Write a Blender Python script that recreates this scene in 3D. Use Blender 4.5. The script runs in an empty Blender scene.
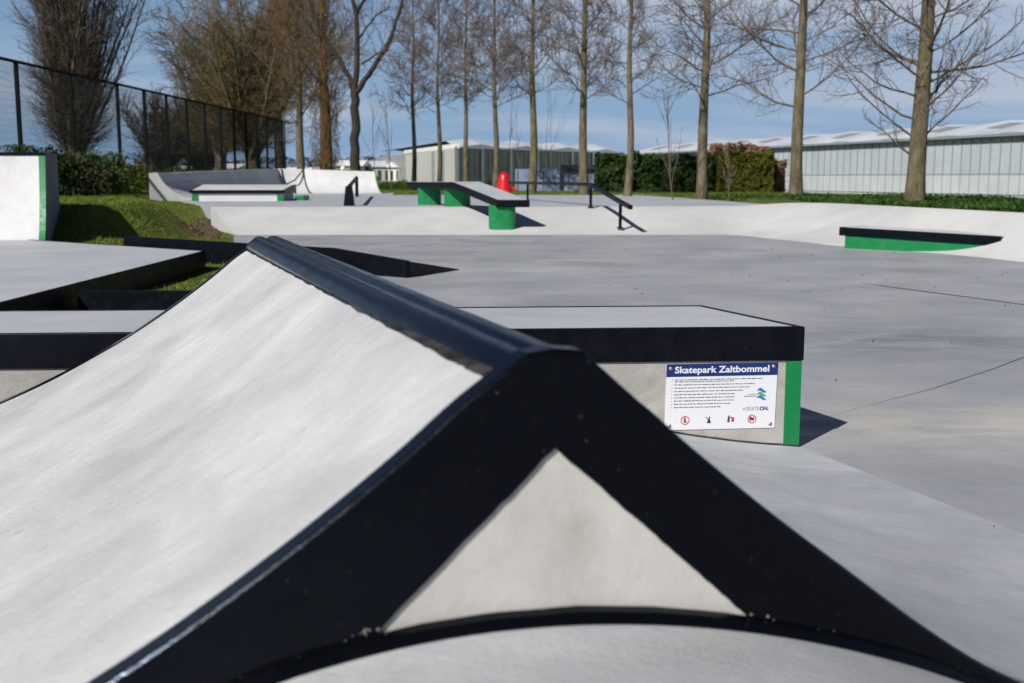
import bpy, bmesh, math, random
from mathutils import Vector, Matrix, noise
R = math.radians
S = bpy.context.scene
COL = S.collection

# ------------------------------------------------------------------ helpers
class MB:
    def __init__(s): s.v = []; s.f = []
    def quad(s, a, b, c, d):
        n = len(s.v); s.v += [tuple(a), tuple(b), tuple(c), tuple(d)]; s.f.append((n, n+1, n+2, n+3))
    def poly(s, pts):
        n = len(s.v); s.v += [tuple(p) for p in pts]; s.f.append(tuple(range(n, n+len(pts))))
    def box(s, x0, y0, z0, x1, y1, z1):
        s.prism([(x0, y0), (x1, y0), (x1, y1), (x0, y1)], z0, z1)
    def prism(s, pl, z0, z1):
        n = len(s.v); k = len(pl)
        f0 = (lambda i: z0[i]) if isinstance(z0, (list, tuple)) else (lambda i: z0)
        f1 = (lambda i: z1[i]) if isinstance(z1, (list, tuple)) else (lambda i: z1)
        s.v += [(p[0], p[1], f0(i)) for i, p in enumerate(pl)] + [(p[0], p[1], f1(i)) for i, p in enumerate(pl)]
        s.f.append(tuple(range(n+k-1, n-1, -1))); s.f.append(tuple(range(n+k, n+2*k)))
        for i in range(k):
            j = (i+1) % k; s.f.append((n+i, n+j, n+k+j, n+k+i))
    def sweep(s, section, path, closed=True, caps=True):
        """section: function(i)->list of 3D points, one ring for every path index"""
        n = len(s.v); rings = [section(i) for i in range(path)]; k = len(rings[0])
        for r in rings: s.v += [tuple(p) for p in r]
        m = k if closed else k-1
        for i in range(path-1):
            for j in range(m):
                q = (j+1) % k
                s.f.append((n+i*k+j, n+i*k+q, n+(i+1)*k+q, n+(i+1)*k+j))
        if closed and caps:
            s.f.append(tuple(range(n+k-1, n-1, -1))); s.f.append(tuple(range(n+(path-1)*k, n+path*k)))
    def tube(s, pts, rad, sides=6, caps=True):
        n = len(s.v); k = sides; pts = [Vector(p) for p in pts]
        for i, p in enumerate(pts):
            d = (pts[min(i+1, len(pts)-1)] - pts[max(i-1, 0)]).normalized()
            a = Vector((1, 0, 0)) if abs(d.x) < .8 else Vector((0, 1, 0))
            u = d.cross(a).normalized(); w = d.cross(u)
            r = rad[i] if isinstance(rad, (list, tuple)) else rad
            for j in range(k):
                t = 2*math.pi*j/k
                q = p + u*(r*math.cos(t)) + w*(r*math.sin(t)); s.v.append((q.x, q.y, q.z))
        for i in range(len(pts)-1):
            for j in range(k):
                q = (j+1) % k
                s.f.append((n+i*k+j, n+i*k+q, n+(i+1)*k+q, n+(i+1)*k+j))
        if caps and k > 3:
            s.f.append(tuple(range(n+k-1, n-1, -1))); s.f.append(tuple(range(n+(len(pts)-1)*k, n+len(pts)*k)))
    def lathe(s, prof, c, k=16):
        n = len(s.v)
        for r, z in prof:
            for j in range(k):
                t = 2*math.pi*j/k; s.v.append((c[0]+r*math.cos(t), c[1]+r*math.sin(t), c[2]+z))
        for i in range(len(prof)-1):
            for j in range(k):
                q = (j+1) % k; s.f.append((n+i*k+j, n+i*k+q, n+(i+1)*k+q, n+(i+1)*k+j))
        s.f.append(tuple(range(n+(len(prof)-1)*k, n+len(prof)*k)))
    def leaf(s, p, size, rnd):
        a = Vector((rnd.gauss(0, 1), rnd.gauss(0, 1), rnd.gauss(0, 1))).normalized()
        b = a.orthogonal().normalized(); c = a.cross(b)
        th = rnd.random()*6.28; u = (b*math.cos(th)+c*math.sin(th))*size; w = a.cross(u)*.55
        p = Vector(p); s.quad(p-u, p-w, p+u, p+w)
    def build(s, name, m, parent=None, smooth=False, bevel=0, label=None):
        me = bpy.data.meshes.new(name); me.from_pydata(s.v, [], s.f); me.validate()
        bm = bmesh.new(); bm.from_mesh(me)
        if bevel:
            bmesh.ops.remove_doubles(bm, verts=bm.verts, dist=1e-5)
        if len(bm.faces) < 20000: bmesh.ops.recalc_face_normals(bm, faces=bm.faces)
        bm.to_mesh(me); bm.free()
        if smooth:
            for p in me.polygons: p.use_smooth = True
        me.materials.append(m)
        o = bpy.data.objects.new(name, me); COL.objects.link(o)
        if bevel:
            b = o.modifiers.new('bevel', 'BEVEL'); b.width = bevel; b.segments = 2; b.limit_method = 'ANGLE'; b.angle_limit = R(35)
        if parent is not None:
            o.parent = parent; o.matrix_parent_inverse = Matrix.Translation(-parent.location)
        if label: o['label'] = label
        return o

def tag(o, label=None, cat=None, group=None, kind=None):
    if label: o['label'] = label
    if cat: o['category'] = cat
    if group: o['group'] = group
    if kind: o['kind'] = kind
    return o
def thing(name, loc, label, cat, group=None):
    o = bpy.data.objects.new(name, None); COL.objects.link(o); o.location = loc
    o.empty_display_size = .2
    return tag(o, label, cat, group)
def copy_thing(src, loc, label=None):
    d = Vector(loc) - src.location
    c = src.copy(); COL.objects.link(c); c.location = loc
    if label: c['label'] = label
    for ch in list(src.children):
        k = ch.copy(); COL.objects.link(k); k.parent = c; k.matrix_parent_inverse = ch.matrix_parent_inverse.copy()
    return c
def lerp(a, b, t): return a+(b-a)*t
def sm(a, b, x):
    t = max(0, min(1, (x-a)/(b-a))); return t*t*(3-2*t)
def interp(pts, x):
    if x <= pts[0][0]: return pts[0][1]
    for (a, b), (c, d) in zip(pts, pts[1:]):
        if x <= c: return b+(d-b)*(x-a)/(c-a)
    return pts[-1][1]
def spline(pts, n):
    """Catmull-Rom resample of (x,z) points as a function of x"""
    out = []
    for i in range(len(pts)-1):
        p0 = pts[max(i-1, 0)]; p1 = pts[i]; p2 = pts[i+1]; p3 = pts[min(i+2, len(pts)-1)]
        for k in range(n):
            t = k/n
            out.append(tuple(.5*((2*b)+(-a+c)*t+(2*a-5*b+4*c-d)*t*t+(-a+3*b-3*c+d)*t**3) for a, b, c, d in zip(p0, p1, p2, p3)))
    out.append(tuple(pts[-1])); return out

# ------------------------------------------------------------------ materials
def mat(name, base, rough=.8, spec=.5, metal=0.0):
    m = bpy.data.materials.new(name); m.use_nodes = True
    b = m.node_tree.nodes['Principled BSDF']
    b.inputs['Base Color'].default_value = (*base, 1); b.inputs['Roughness'].default_value = rough
    b.inputs['Specular IOR Level'].default_value = spec; b.inputs['Metallic'].default_value = metal
    return m
def N(m, t, **k):
    n = m.node_tree.nodes.new(t)
    for a, v in k.items(): setattr(n, a, v)
    return n
def coords(m, scale=(1, 1, 1), rot=(0, 0, 0)):
    tc = N(m, 'ShaderNodeTexCoord'); mp = N(m, 'ShaderNodeMapping')
    mp.inputs['Scale'].default_value = scale; mp.inputs['Rotation'].default_value = rot
    m.node_tree.links.new(tc.outputs['Object'], mp.inputs['Vector']); return mp.outputs['Vector']
def noise_fac(m, vec, scale, detail=6, rough=.6, lo=.35, hi=.65, dist=0):
    L = m.node_tree.links
    n = N(m, 'ShaderNodeTexNoise'); n.inputs['Scale'].default_value = scale; n.inputs['Detail'].default_value = detail
    n.inputs['Roughness'].default_value = rough; n.inputs['Distortion'].default_value = dist
    L.new(vec, n.inputs['Vector'])
    r = N(m, 'ShaderNodeMapRange'); r.inputs['From Min'].default_value = lo; r.inputs['From Max'].default_value = hi
    r.clamp = True
    L.new(n.outputs['Fac'], r.inputs['Value']); return r.outputs['Result']
def mixc(m, fac, a, b, mode='MIX'):
    L = m.node_tree.links
    n = N(m, 'ShaderNodeMix', data_type='RGBA', blend_type=mode)
    for s, v in ((n.inputs['Factor'], fac), (n.inputs['A'], a), (n.inputs['B'], b)):
        if hasattr(v, 'links') or isinstance(v, bpy.types.NodeSocket): L.new(v, s)
        elif isinstance(v, (int, float)): s.default_value = v
        else: s.default_value = (*v, 1)
    return n.outputs['Result']
def mul(m, a, k):
    n = N(m, 'ShaderNodeMath', operation='MULTIPLY'); m.node_tree.links.new(a, n.inputs[0])
    if isinstance(k, (int, float)): n.inputs[1].default_value = k
    else: m.node_tree.links.new(k, n.inputs[1])
    return n.outputs[0]
def setcol(m, c): m.node_tree.links.new(c, m.node_tree.nodes['Principled BSDF'].inputs['Base Color'])
def bump(m, h, strength=.3, dist=.01):
    b = N(m, 'ShaderNodeBump'); b.inputs['Strength'].default_value = strength; b.inputs['Distance'].default_value = dist
    m.node_tree.links.new(h, b.inputs['Height']); m.node_tree.links.new(b.outputs['Normal'], m.node_tree.nodes['Principled BSDF'].inputs['Normal'])
def roughmap(m, f, lo, hi):
    r = N(m, 'ShaderNodeMapRange'); r.inputs['To Min'].default_value = lo; r.inputs['To Max'].default_value = hi
    m.node_tree.links.new(f, r.inputs['Value']); m.node_tree.links.new(r.outputs['Result'], m.node_tree.nodes['Principled BSDF'].inputs['Roughness'])

def concrete(name, light, dark, warm, streak_rot=0, streak=(1.2, .25, 1), sc=1.0, rough=(.55, .8), specks=.5, amt=.8, warmamt=.35, bs=.25, scr=0):
    m = mat(name, light, .7)
    v = coords(m, (sc, sc, sc)); vs = coords(m, streak, (0, 0, streak_rot))
    big = noise_fac(m, v, .9, 8, .62, .36, .66, .4)
    strk = noise_fac(m, vs, 2.2, 9, .68, .38, .66, .6)
    fine = noise_fac(m, v, 26, 8, .7, .3, .7)
    c = mixc(m, mul(m, big, amt), light, dark)
    c = mixc(m, mul(m, strk, .55*amt), c, tuple(lerp(a, b, .8) for a, b in zip(light, dark)))
    w = noise_fac(m, v, 1.7, 7, .65, .56, .74, .3)
    c = mixc(m, mul(m, w, warmamt), c, warm)
    c = mixc(m, mul(m, fine, .10), c, tuple(x*.55 for x in dark))
    pit = noise_fac(m, v, 55, 2, .5, .72, .78)
    c = mixc(m, mul(m, pit, specks), c, tuple(x*.35 for x in dark))
    if scr:
        s1 = noise_fac(m, coords(m, tuple(q*1.0 for q in streak), (0, 0, streak_rot+.25)), 9, 6, .75, .60, .66, .2)
        c = mixc(m, mul(m, s1, scr), c, tuple(x*.75 for x in dark))
        s2 = noise_fac(m, coords(m, tuple(q*1.6 for q in streak), (0, 0, streak_rot-.35)), 16, 3, .6, .66, .69, 1.2)
        c = mixc(m, mul(m, s2, scr*.9), c, tuple(min(1, x*1.15) for x in light))
    setcol(m, c); roughmap(m, strk, *rough)
    hh = mixc(m, .5, fine, strk)
    bump(m, hh, bs, .006)
    return m

M = {}
M['ramp'] = concrete('ramp_concrete', (.60, .605, .61), (.38, .385, .40), (.50, .45, .37), R(-24), (.9, 4.2, 1.4), 2.2, (.5, .75), .6, 1.0, .28, .6, scr=.5)
M['bank'] = concrete('bank_concrete', (.61, .61, .61), (.44, .45, .46), (.52, .46, .38), 0, (.8, .5, 1), .6, (.6, .8), .1, .8, .25, .2)
M['body'] = concrete('cast_concrete', (.68, .66, .62), (.45, .43, .40), (.34, .29, .23), 0, (2, 2, 1), 3.4, (.7, .9), .8, 1.0, .5, .18)
M['ledge_body'] = concrete('ledge_concrete', (.46, .44, .41), (.28, .27, .255), (.30, .24, .17), 0, (1.4, 1.4, .7), 4, (.7, .9), .8, 1.0, .5, .5)
M['top'] = concrete('top_concrete', (.46, .48, .52), (.36, .38, .42), (.42, .41, .39), 0, (.5, 4, 1), 1.2, (.5, .7), .1, .9, .15, .15)
M['deck'] = concrete('deck_concrete', (.42, .44, .48), (.33, .35, .39), (.40, .39, .37), 0, (.12, .8, 1), .5, (.5, .7), .1, .9, .1, .1)

# floor: smooth power-floated grey concrete, burnished streaks, sandy stain near the ledge
fm = M['floor'] = concrete('floor_concrete', (.40, .41, .435), (.245, .26, .285), (.33, .31, .28), R(-4), (.22, 1.5, 1), .75, (.38, .62), .35, 1.0, .3, .2, scr=.35)
def add_stain(m, cx, cy, rx, ry, col, amt):
    L = m.node_tree.links; b = m.node_tree.nodes['Principled BSDF']
    prev = b.inputs['Base Color'].links[0].from_socket
    tc = N(m, 'ShaderNodeTexCoord'); mp = N(m, 'ShaderNodeMapping', vector_type='TEXTURE')
    mp.inputs['Location'].default_value = (cx, cy, 0); mp.inputs['Scale'].default_value = (rx, ry, 1)
    L.new(tc.outputs['Object'], mp.inputs['Vector'])
    g = N(m, 'ShaderNodeTexGradient', gradient_type='QUADRATIC_SPHERE'); L.new(mp.outputs['Vector'], g.inputs['Vector'])
    n = noise_fac(m, coords(m, (.5, 1.2, 1)), 2.4, 8, .7, .34, .60, .5)
    f = mul(m, mul(m, g.outputs['Fac'], n), amt)
    setcol(m, mixc(m, f, prev, col))
add_stain(fm, 2.6, 5.9, 2.9, 1.3, (.50, .47, .42), 1.1)
add_stain(fm, .3, 16.2, 3.0, 1.6, (.46, .46, .47), .9)
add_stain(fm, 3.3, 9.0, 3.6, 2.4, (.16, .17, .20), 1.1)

def paint(name, base, rough, spec=.5, chip=.0, chipcol=(.3, .28, .25), dust=.1):
    m = mat(name, base, rough, spec)
    v = coords(m)
    f = noise_fac(m, v, 9, 8, .7, .45, .75)
    c = mixc(m, mul(m, f, dust), base, (.25, .25, .26))
    p = noise_fac(m, v, 70, 5, .8, .66, .72)
    c = mixc(m, mul(m, p, chip), c, chipcol)
    setcol(m, c); roughmap(m, f, rough*.75, min(1, rough*1.35)); bump(m, noise_fac(m, v, 120, 4, .6, .2, .8), .12, .002)
    return m
M['shaded_side'] = concrete('shade_toned_concrete', (.16, .175, .20), (.11, .12, .14), (.14, .13, .12), 0, (1, 1, 1), 2, (.7, .9), .1, .8, .2, .2)  # quarter pipe body: the side's shade is painted into this concrete colour
M['steel'] = paint('black_steel', (.0020, .0024, .0034), .22, .19, .55, (.16, .16, .16), .003)
M['steel_cap'] = paint('black_steel_scuffed', (.003, .0035, .005), .42, .16, .5, (.20, .20, .20), .012)
M['steel_far'] = paint('black_steel_plain', (.003, .004, .006), .5, .14, 0, dust=.008)
M['green'] = paint('green_paint', (.005, .175, .050), .5, .3, .3, (.10, .26, .16), .10)
M['red'] = mat('red_plastic', (.55, .006, .010), .32, .5)
M['grey_metal'] = mat('galvanised_metal', (.42, .43, .44), .42, .5, .85)
M['mortar'] = paint('dark_sealant', (.012, .0115, .011), .8, .2, .5, (.30, .28, .24), .3)

for k_ in ('steel', 'steel_cap', 'steel_far'):
    M[k_].node_tree.nodes['Principled BSDF'].inputs['Specular Tint'].default_value = (.60, .74, 1, 1)
def veg(name, a, b, sc=3.0, rough=.75, trans=.25):
    m = mat(name, a, rough, .25)
    v = coords(m)
    f = noise_fac(m, v, sc, 4, .7, .35, .65)
    c = mixc(m, f, a, b); setcol(m, c)
    if trans:
        L = m.node_tree.links; t = N(m, 'ShaderNodeBsdfTranslucent'); L.new(c, t.inputs['Color'])
        mx = N(m, 'ShaderNodeMixShader'); mx.inputs[0].default_value = trans
        L.new(m.node_tree.nodes['Principled BSDF'].outputs[0], mx.inputs[1]); L.new(t.outputs[0], mx.inputs[2])
        L.new(mx.outputs[0], m.node_tree.nodes['Material Output'].inputs['Surface'])
    return m
M['hedge'] = veg('hedge_leaf', (.028, .065, .014), (.075, .125, .028), 6)
M['hedge_y'] = veg('golden_hedge_leaf', (.060, .075, .012), (.16, .16, .022), 5)
M['hedge_p'] = veg('dry_beech_leaf', (.22, .12, .07), (.40, .24, .17), 6)
M['shrub'] = veg('shrub_leaf', (.018, .045, .010), (.07, .12, .02), 4)
M['blade'] = veg('grass_blade', (.065, .12, .012), (.20, .27, .04), 1.4)
M['weed'] = veg('weed_leaf', (.020, .055, .010), (.06, .13, .02), 2)

def bark(name, a, b, sc=9, lichen=0):
    m = mat(name, a, .9, .2); v = coords(m, (1, 1, .35)); f = noise_fac(m, v, sc, 8, .75, .38, .62)
    c = mixc(m, f, a, b)
    if lichen:
        g = noise_fac(m, coords(m, (1, 1, .5)), 2.2, 6, .7, .42, .62); c = mixc(m, mul(m, g, lichen), c, (.17, .17, .055))
    setcol(m, c); bump(m, f, .8, .03); return m
M['bark'] = bark('row_tree_bark', (.21, .172, .122), (.07, .055, .038), 7, .35)
M['bark_dark'] = bark('dark_bark', (.030, .025, .020), (.075, .062, .048))
M['bark_grey'] = bark('grey_bark', (.19, .155, .11), (.065, .05, .036))
M['ivy_bark'] = bark('shaggy_bark', (.17, .095, .04), (.055, .03, .015), 14)
M['twig'] = mat('row_twigs', (.135, .108, .098), .85, .2)
M['twig_bud'] = mat('reddish_twigs', (.15, .108, .098), .85, .2)
M['twig_vase'] = mat('grey_twigs', (.085, .066, .050), .85, .2)
M['twig_gold'] = mat('golden_twigs', (.125, .090, .044), .85, .2)
M['twig_brown'] = mat('brown_twigs', (.13, .085, .050), .85, .2)
M['twig_dark'] = mat('dark_twigs', (.045, .036, .030), .85, .2)

# ground
def ground_mat():
    m = mat('grass_ground', (.06, .09, .015), .95, .15)
    v = coords(m)
    a = noise_fac(m, v, .55, 8, .7, .38, .62, .4)
    b = noise_fac(m, v, 7, 8, .75, .35, .65)
    c = mixc(m, a, (.08, .115, .014), (.19, .23, .04))
    c = mixc(m, mul(m, b, .6), c, (.028, .045, .008))
    d = noise_fac(m, coords(m, (1, 1, 1)), .9, 7, .7, .60, .70, .6)
    c = mixc(m, mul(m, d, .55), c, (.10, .065, .03))
    setcol(m, c); bump(m, b, .8, .06); return m
M['ground'] = ground_mat()
add_stain(M['ground'], -7.6, 27.6, 2.4, 5.2, (.13, .075, .04), 4.0)
M['soil'] = concrete('bare_soil', (.13, .085, .05), (.05, .035, .02), (.2, .15, .1), sc=4, rough=(.9, 1), specks=.6, bs=1)

# ------------------------------------------------------------------ terrain
TOE = [(-6.3, 26.2), (-3, 26.27), (0, 26.27), (4.2, 26.27), (5.15, 26.0), (5.6, 24.6), (6.0, 23.2), (6.37, 21.67), (7.48, 19.56), (7.98, 17.56), (8.5, 14.5), (9.0, 9.0), (9.3, 2.0), (9.5, -8)]
TOP = [(-8.0, 30.4, .54), (-3.4, 30.3, .54), (0, 30.24, .54), (4.5, 30.24, .54), (6.1, 30.3, .57), (6.95, 29.5, .655), (7.5, 27.6, .70), (8.0, 25.4, .70), (8.5, 22.2, .70), (8.85, 19.78, .70), (9.4, 16.0, .70), (10.0, 10.0, .70), (10.4, 2.0, .70), (10.6, -8, .70)]
def bank_edge(y):
    pts = sorted([(b, a) for a, b, c in TOP[5:]])
    return interp(pts, y)
def hterr(x, y):
    h = -.03
    h = max(h, -.03 + .52*sm(29.5, 34, y))
    h = max(h, -.03 + .93*sm(-9, -15, x)*sm(20, 36, y))
    h = max(h, -.03 + .80*sm(19.4, 22.6, y)*sm(0, 1.5, (-6.75-max(0, y-26)*.40)-x))
    e = bank_edge(y)
    h = max(h, -.03 + .70*sm(e-.05, e+.45, x)) if y < 36 else max(h, lerp(.67, .49, sm(36, 44, y)) if x > 7.6 else h)
    if x > 7 and 30 < y < 36: h = max(h, .49*sm(29.5, 31, y))
    if x > 13: h = lerp(h, .02, sm(13, 24, x)*sm(200, 120, y))
    if abs(x) > 4 and y > 18: h += .035*noise.noise(Vector((x*.35, y*.35, 1)))*sm(-.03, .1, h)
    return h
def axis(bps):
    out = []
    for (a, b, st) in bps:
        n = max(1, round((b-a)/st)); out += [a+(b-a)*i/n for i in range(n)]
    out.append(bps[-1][1]); return out
xs = axis([(-900, -100, 80), (-100, -20, 5), (-20, -6, .35), (-6, 6, .8), (6, 12, .22), (12, 24, .8), (24, 100, 6), (100, 900, 80)])
ys = axis([(-300, -20, 40), (-20, 8, 2), (8, 56, .45), (56, 120, 4), (120, 400, 28), (400, 1500, 150)])
g = MB(); g.v = [(x, y, hterr(x, y)) for y in ys for x in xs]; nx = len(xs)
g.f = [(j*nx+i, j*nx+i+1, (j+1)*nx+i+1, (j+1)*nx+i) for j in range(len(ys)-1) for i in range(nx-1)]
tag(g.build('ground', M['ground'], smooth=True), kind='structure')

# skate floor
fl = MB()
fl.prism([(-1.5, 14.98), (-2.1, 15.5), (-2.5, 11.45), (-2.1, 11.0), (-3.0, 6.9), (-6.0, 6.9), (-9, 4), (-9, -8), (9.6, -8), (9.4, 2.0), (9.1, 9.0), (8.6, 14.5), (8.1, 17.56), (7.6, 19.53), (6.47, 21.67), (6.1, 23.2), (5.7, 24.6), (5.25, 26.1), (4.2, 26.4), (-6.45, 26.4), (-5.9, 24.2), (-5.1, 21), (-4.3, 17.75)], -.2, 0)
floor = tag(fl.build('floor', M['floor']), kind='structure')
jt = MB()
def ribbon(mb, pts, w, z=.004):
    for (a, b), (w0, w1) in zip(zip(pts, pts[1:]), zip(w, w[1:])):
        d = Vector((b[0]-a[0], b[1]-a[1], 0)).normalized(); nrm = Vector((-d.y, d.x, 0))
        A = Vector((a[0], a[1], z)); B = Vector((b[0], b[1], z))
        mb.quad(A-nrm*w0, B-nrm*w1, B+nrm*w1, A+nrm*w0)
ribbon(jt, [(4.37, 14.18), (4.6, 13.5), (4.82, 12.95), (5.05, 12.4), (5.29, 11.72), (6.2, 9.3)], [.006, .016, .022, .018, .012, .01])
ribbon(jt, [(1.55, 5.95), (2.03, 6.42), (2.6, 6.95), (3.3, 7.7), (4.02, 8.55), (6.5, 11.4)], [.0005, .001, .0025, .003, .0035, .002])
jt.build('joint', mat('joint_dark', (.035, .037, .042), .9, .2), floor)
st = MB()
rnd = random.Random(5)
for i in range(190):
    x = rnd.uniform(.8, 7); y = rnd.uniform(3.2, 22)
    st.leaf((x, y, .006), rnd.uniform(.003, .009)*(1+y*.06), rnd)
tag(st.build('leaf_litter', M['mortar']), kind='stuff', label='tiny dark grit specks scattered over the grey skate floor')

# bank running across the back and curving down the right hand side
bk = MB(); cols = []
K = 10; SUB = 6
tt = spline(TOE, SUB); tp = spline(TOP, SUB)
for a, b in zip(tt, tp):
    ring = []
    for k in range(K+1):
        t = k/K; zt = b[2]*(t*t*(3-2*t)*.45 + t*.55)
        ring.append((lerp(a[0], b[0], t), lerp(a[1], b[1], t), zt+.002))
    cols.append(ring)
nb = len(cols)
for r in cols: bk.v += r
for i in range(nb-1):
    for k in range(K):
        bk.f.append((i*(K+1)+k, (i+1)*(K+1)+k, (i+1)*(K+1)+k+1, i*(K+1)+k+1))
# rounded shoulder behind the top edge on the right
base = len(bk.v); ri = [i for i in range(nb) if tp[i][0] > 6.9]
for i in ri:
    a = tt[i]; b = tp[i]; d = Vector((b[0]-a[0], b[1]-a[1], 0)).normalized()
    bk.v += [(b[0], b[1], b[2]+.002), (b[0]+d.x*.22, b[1]+d.y*.22, b[2]-.0), (b[0]+d.x*.26, b[1]+d.y*.26, b[2]-.25)]
for q in range(len(ri)-1):
    for k in range(2):
        bk.f.append((base+q*3+k, base+(q+1)*3+k, base+(q+1)*3+k+1, base+q*3+k+1))
# left end wall
for k in range(K):
    a = cols[0][k]; b = cols[0][k+1]; bk.quad(a, b, (b[0], b[1], -.2), (a[0], a[1], -.2))
tag(bk.build('bank', M['bank'], smooth=True), kind='structure')
dk = MB()
dk.prism([(-8.0, 30.4), (-3.4, 30.3), (0, 30.24), (4.5, 30.24), (6.1, 30.3), (6.95, 29.5), (7.2, 33), (6.9, 40), (5.75, 51.6), (-5.4, 51.6), (-6.0, 58.5), (-12.6, 58.5), (-12.4, 46), (-12.1, 41.5), (-10.9, 38.2), (-9.3, 34)], .2, [.54]*4+[.57, .62, .56]+[.54]*9)
tag(dk.build('deck', M['deck']), kind='structure')

# ------------------------------------------------------------------ foreground spine ramp
N0 = Vector((.069, 1.80, 0)); U = Vector((-.32972, .94408, 0)); W = Vector((-.94408, -.32972, 0)); LEN = 3.548
ZR = 1.0
def prof(s):
    a = abs(s)
    if s >= 0: return interp(PLs, a)
    return interp(PRs, a)
PLs = spline([(0, .996), (.05, .994), (.09, .985), (.15, .947), (.26, .858), (.41, .748), (.58, .636), (.72, .555), (.95, .435), (1.2, .33), (1.5, .225), (1.9, .12), (2.4, .035), (2.9, .004)], 5)
PRs = spline([(0, .992), (.06, .982), (.15, .928), (.25, .842), (.41, .712), (.58, .584), (.76, .45), (.94, .335), (1.15, .24), (1.4, .168), (1.7, .108), (1.86, .080), (2.15, .034), (2.45, .004)], 5)
def PT(s, l, z): 
    p = N0 + W*s + U*l; return (p.x, p.y, z)
sp = thing('spine_ramp', (N0.x, N0.y, 0), 'pale concrete spine ramp with black steel ridge filling the foreground', 'skate ramp')
# solid body, front face plane l=0
def face(svals, l0=0.0, l1=LEN, toe_fix=False):
    mb = MB(); nl = 14; n0 = 0
    for i in range(nl+1):
        l = lerp(l0, l1, i/nl)
        for s in svals: mb.v.append(PT(s, l, prof(s)))
    k = len(svals)
    for i in range(nl):
        for j in range(k-1): mb.f.append((i*k+j, i*k+j+1, (i+1)*k+j+1, (i+1)*k+j))
    return mb
SL = [p[0] for p in PLs]; SR = [-p[0] for p in PRs]
o = face(SL).build('left_riding_surface', M['ramp'], sp, smooth=True); o.name = 'riding_surface'
o = face(SR, 0, LEN).build('riding_surface', M['floor'], sp, smooth=True)
ext = MB(); _s = [a for a in SR if a < -1.25]
for i in range(2):
    for a in _s: ext.v.append(PT(a, [LEN-.01, 4.6][i], prof(a)+.001))
for j in range(len(_s)-1): ext.f.append((j, j+1, len(_s)+j+1, len(_s)+j))

apron = M['apron'] = concrete('apron_concrete', (.51, .53, .56), (.30, .32, .36), (.46, .42, .36), R(50), (.7, 2.4, 1), 1.3, (.42, .68), .5, 1.0, .3, .4, scr=.5)
o.data.materials[0] = apron
ext.build('apron_extension', apron, sp, smooth=True)
# end walls of cast concrete
allS = [p[0] for p in reversed(PLs)] + [-p[0] for p in PRs[1:]]
for l in (0.0, LEN):
    ew = MB()
    for a, b in zip(allS, allS[1:]):
        ew.quad(PT(a, l, -.05), PT(b, l, -.05), PT(b, l, prof(b)-.004), PT(a, l, prof(a)-.004))
    ew.build('end_wall', M['body'], sp)
# black steel edge plates on both ends: a band on the wall and a strip on the riding surface
def edge_frame(l, out, h=.108, strip=.046, proud=.006):
    mb = MB()
    ss = [s for s in allS if abs(s) < 2.75]
    ss = sorted(set(ss + [i*.012 for i in range(-50, 51)] + [.292, -.342]), reverse=True)
    def section(i):
        s = ss[i]; e = .01; z = interp([(0, 1.024), (.047, 1.019), (.15, prof(.15 if s > 0 else -.15))], abs(s)) if abs(s) < .15 else prof(s); dz = (prof(s-e)-prof(s+e))/(2*e)
        if s >= 0: lo = interp([(0, .868), (.292, .602), (.42, .49), (.58, .375), (.75, .26), (1.0, .13), (1.4, .03), (1.8, -.04)], s)
        else: lo = interp([(0, .868), (.342, .557), (.52, .39), (.70, .22), (.9, .09), (1.1, .0), (1.3, -.04)], -s)
        lo += .0035*noise.noise(Vector((s*22, l, 0)))+.002*noise.noise(Vector((s*70, l, 4)))
        l0 = l+out*proud; l1 = l-out*strip
        return [PT(s, l0, lo), PT(s, l0, z-.001), PT(s, l0-out*.006, z+.006), PT(s, l1, z+.006), PT(s, l1, z-.01), PT(s, l0-out*.004, lo)]
    mb.sweep(section, len(ss)); return mb
edge_frame(0.0, -1).build('edge_plate', M['steel'], sp, bevel=.0015)
edge_frame(LEN, 1).build('edge_plate', M['steel'], sp)
# ridge coping: two rounded steel lobes with a groove, skirt plates down both sides
cp = MB()
sec = [(.118, .955), (.122, .972)]
for k in range(9):
    t = R(200-k*22); sec.append((.058-.040*math.cos(t), .998+.036*math.sin(t))) if False else None
sec = [(.104, .965), (.101, .990), (.069, 1.017), (.060, 1.023), (.052, 1.027), (.032, 1.028), (.026, 1.025), (.018, 1.020), (.006, 1.019), (-.002, 1.023), (-.010, 1.027), (-.020, 1.028), (-.046, 1.028), (-.056, 1.022), (-.066, 1.010), (-.098, .972), (-.100, .955), (-.05, .94), (.05, .94)]
nn = 60
def cps(i):
    l = lerp(-.0, LEN+.005, i/nn); r2 = [noise.noise(Vector((l*9, q*.7, 3)))*.0012 for q in range(len(sec))]
    zl = lerp(-.012, .012, i/nn)
    return [PT(s*(.86 if s < .03 else .95)+r2[q], l, z+zl+r2[(q+3) % len(sec)]) for q, (s, z) in enumerate(sec)]
cp.sweep(cps, nn+1)
cp.build('coping', M['steel'], sp, smooth=True)
# ragged sealant seam where the coping meets the white face
sl = MB()
def sls(i):
    l = lerp(0.02, LEN, i/160); j = noise.noise(Vector((l*9, 0, 7)))*.005+noise.noise(Vector((l*37, 2, 7)))*.0025; s1 = .103+j*.9
    return [PT(.07, l, prof(.07)+.004), PT(.088, l, prof(.088)+.003), PT(s1, l, prof(s1)+.0035), PT(s1, l, prof(s1)-.004), PT(.07, l, prof(.07)-.01)]
sl.sweep(sls, 161); sl.build('sealant_seam', M['mortar'], sp)
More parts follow.
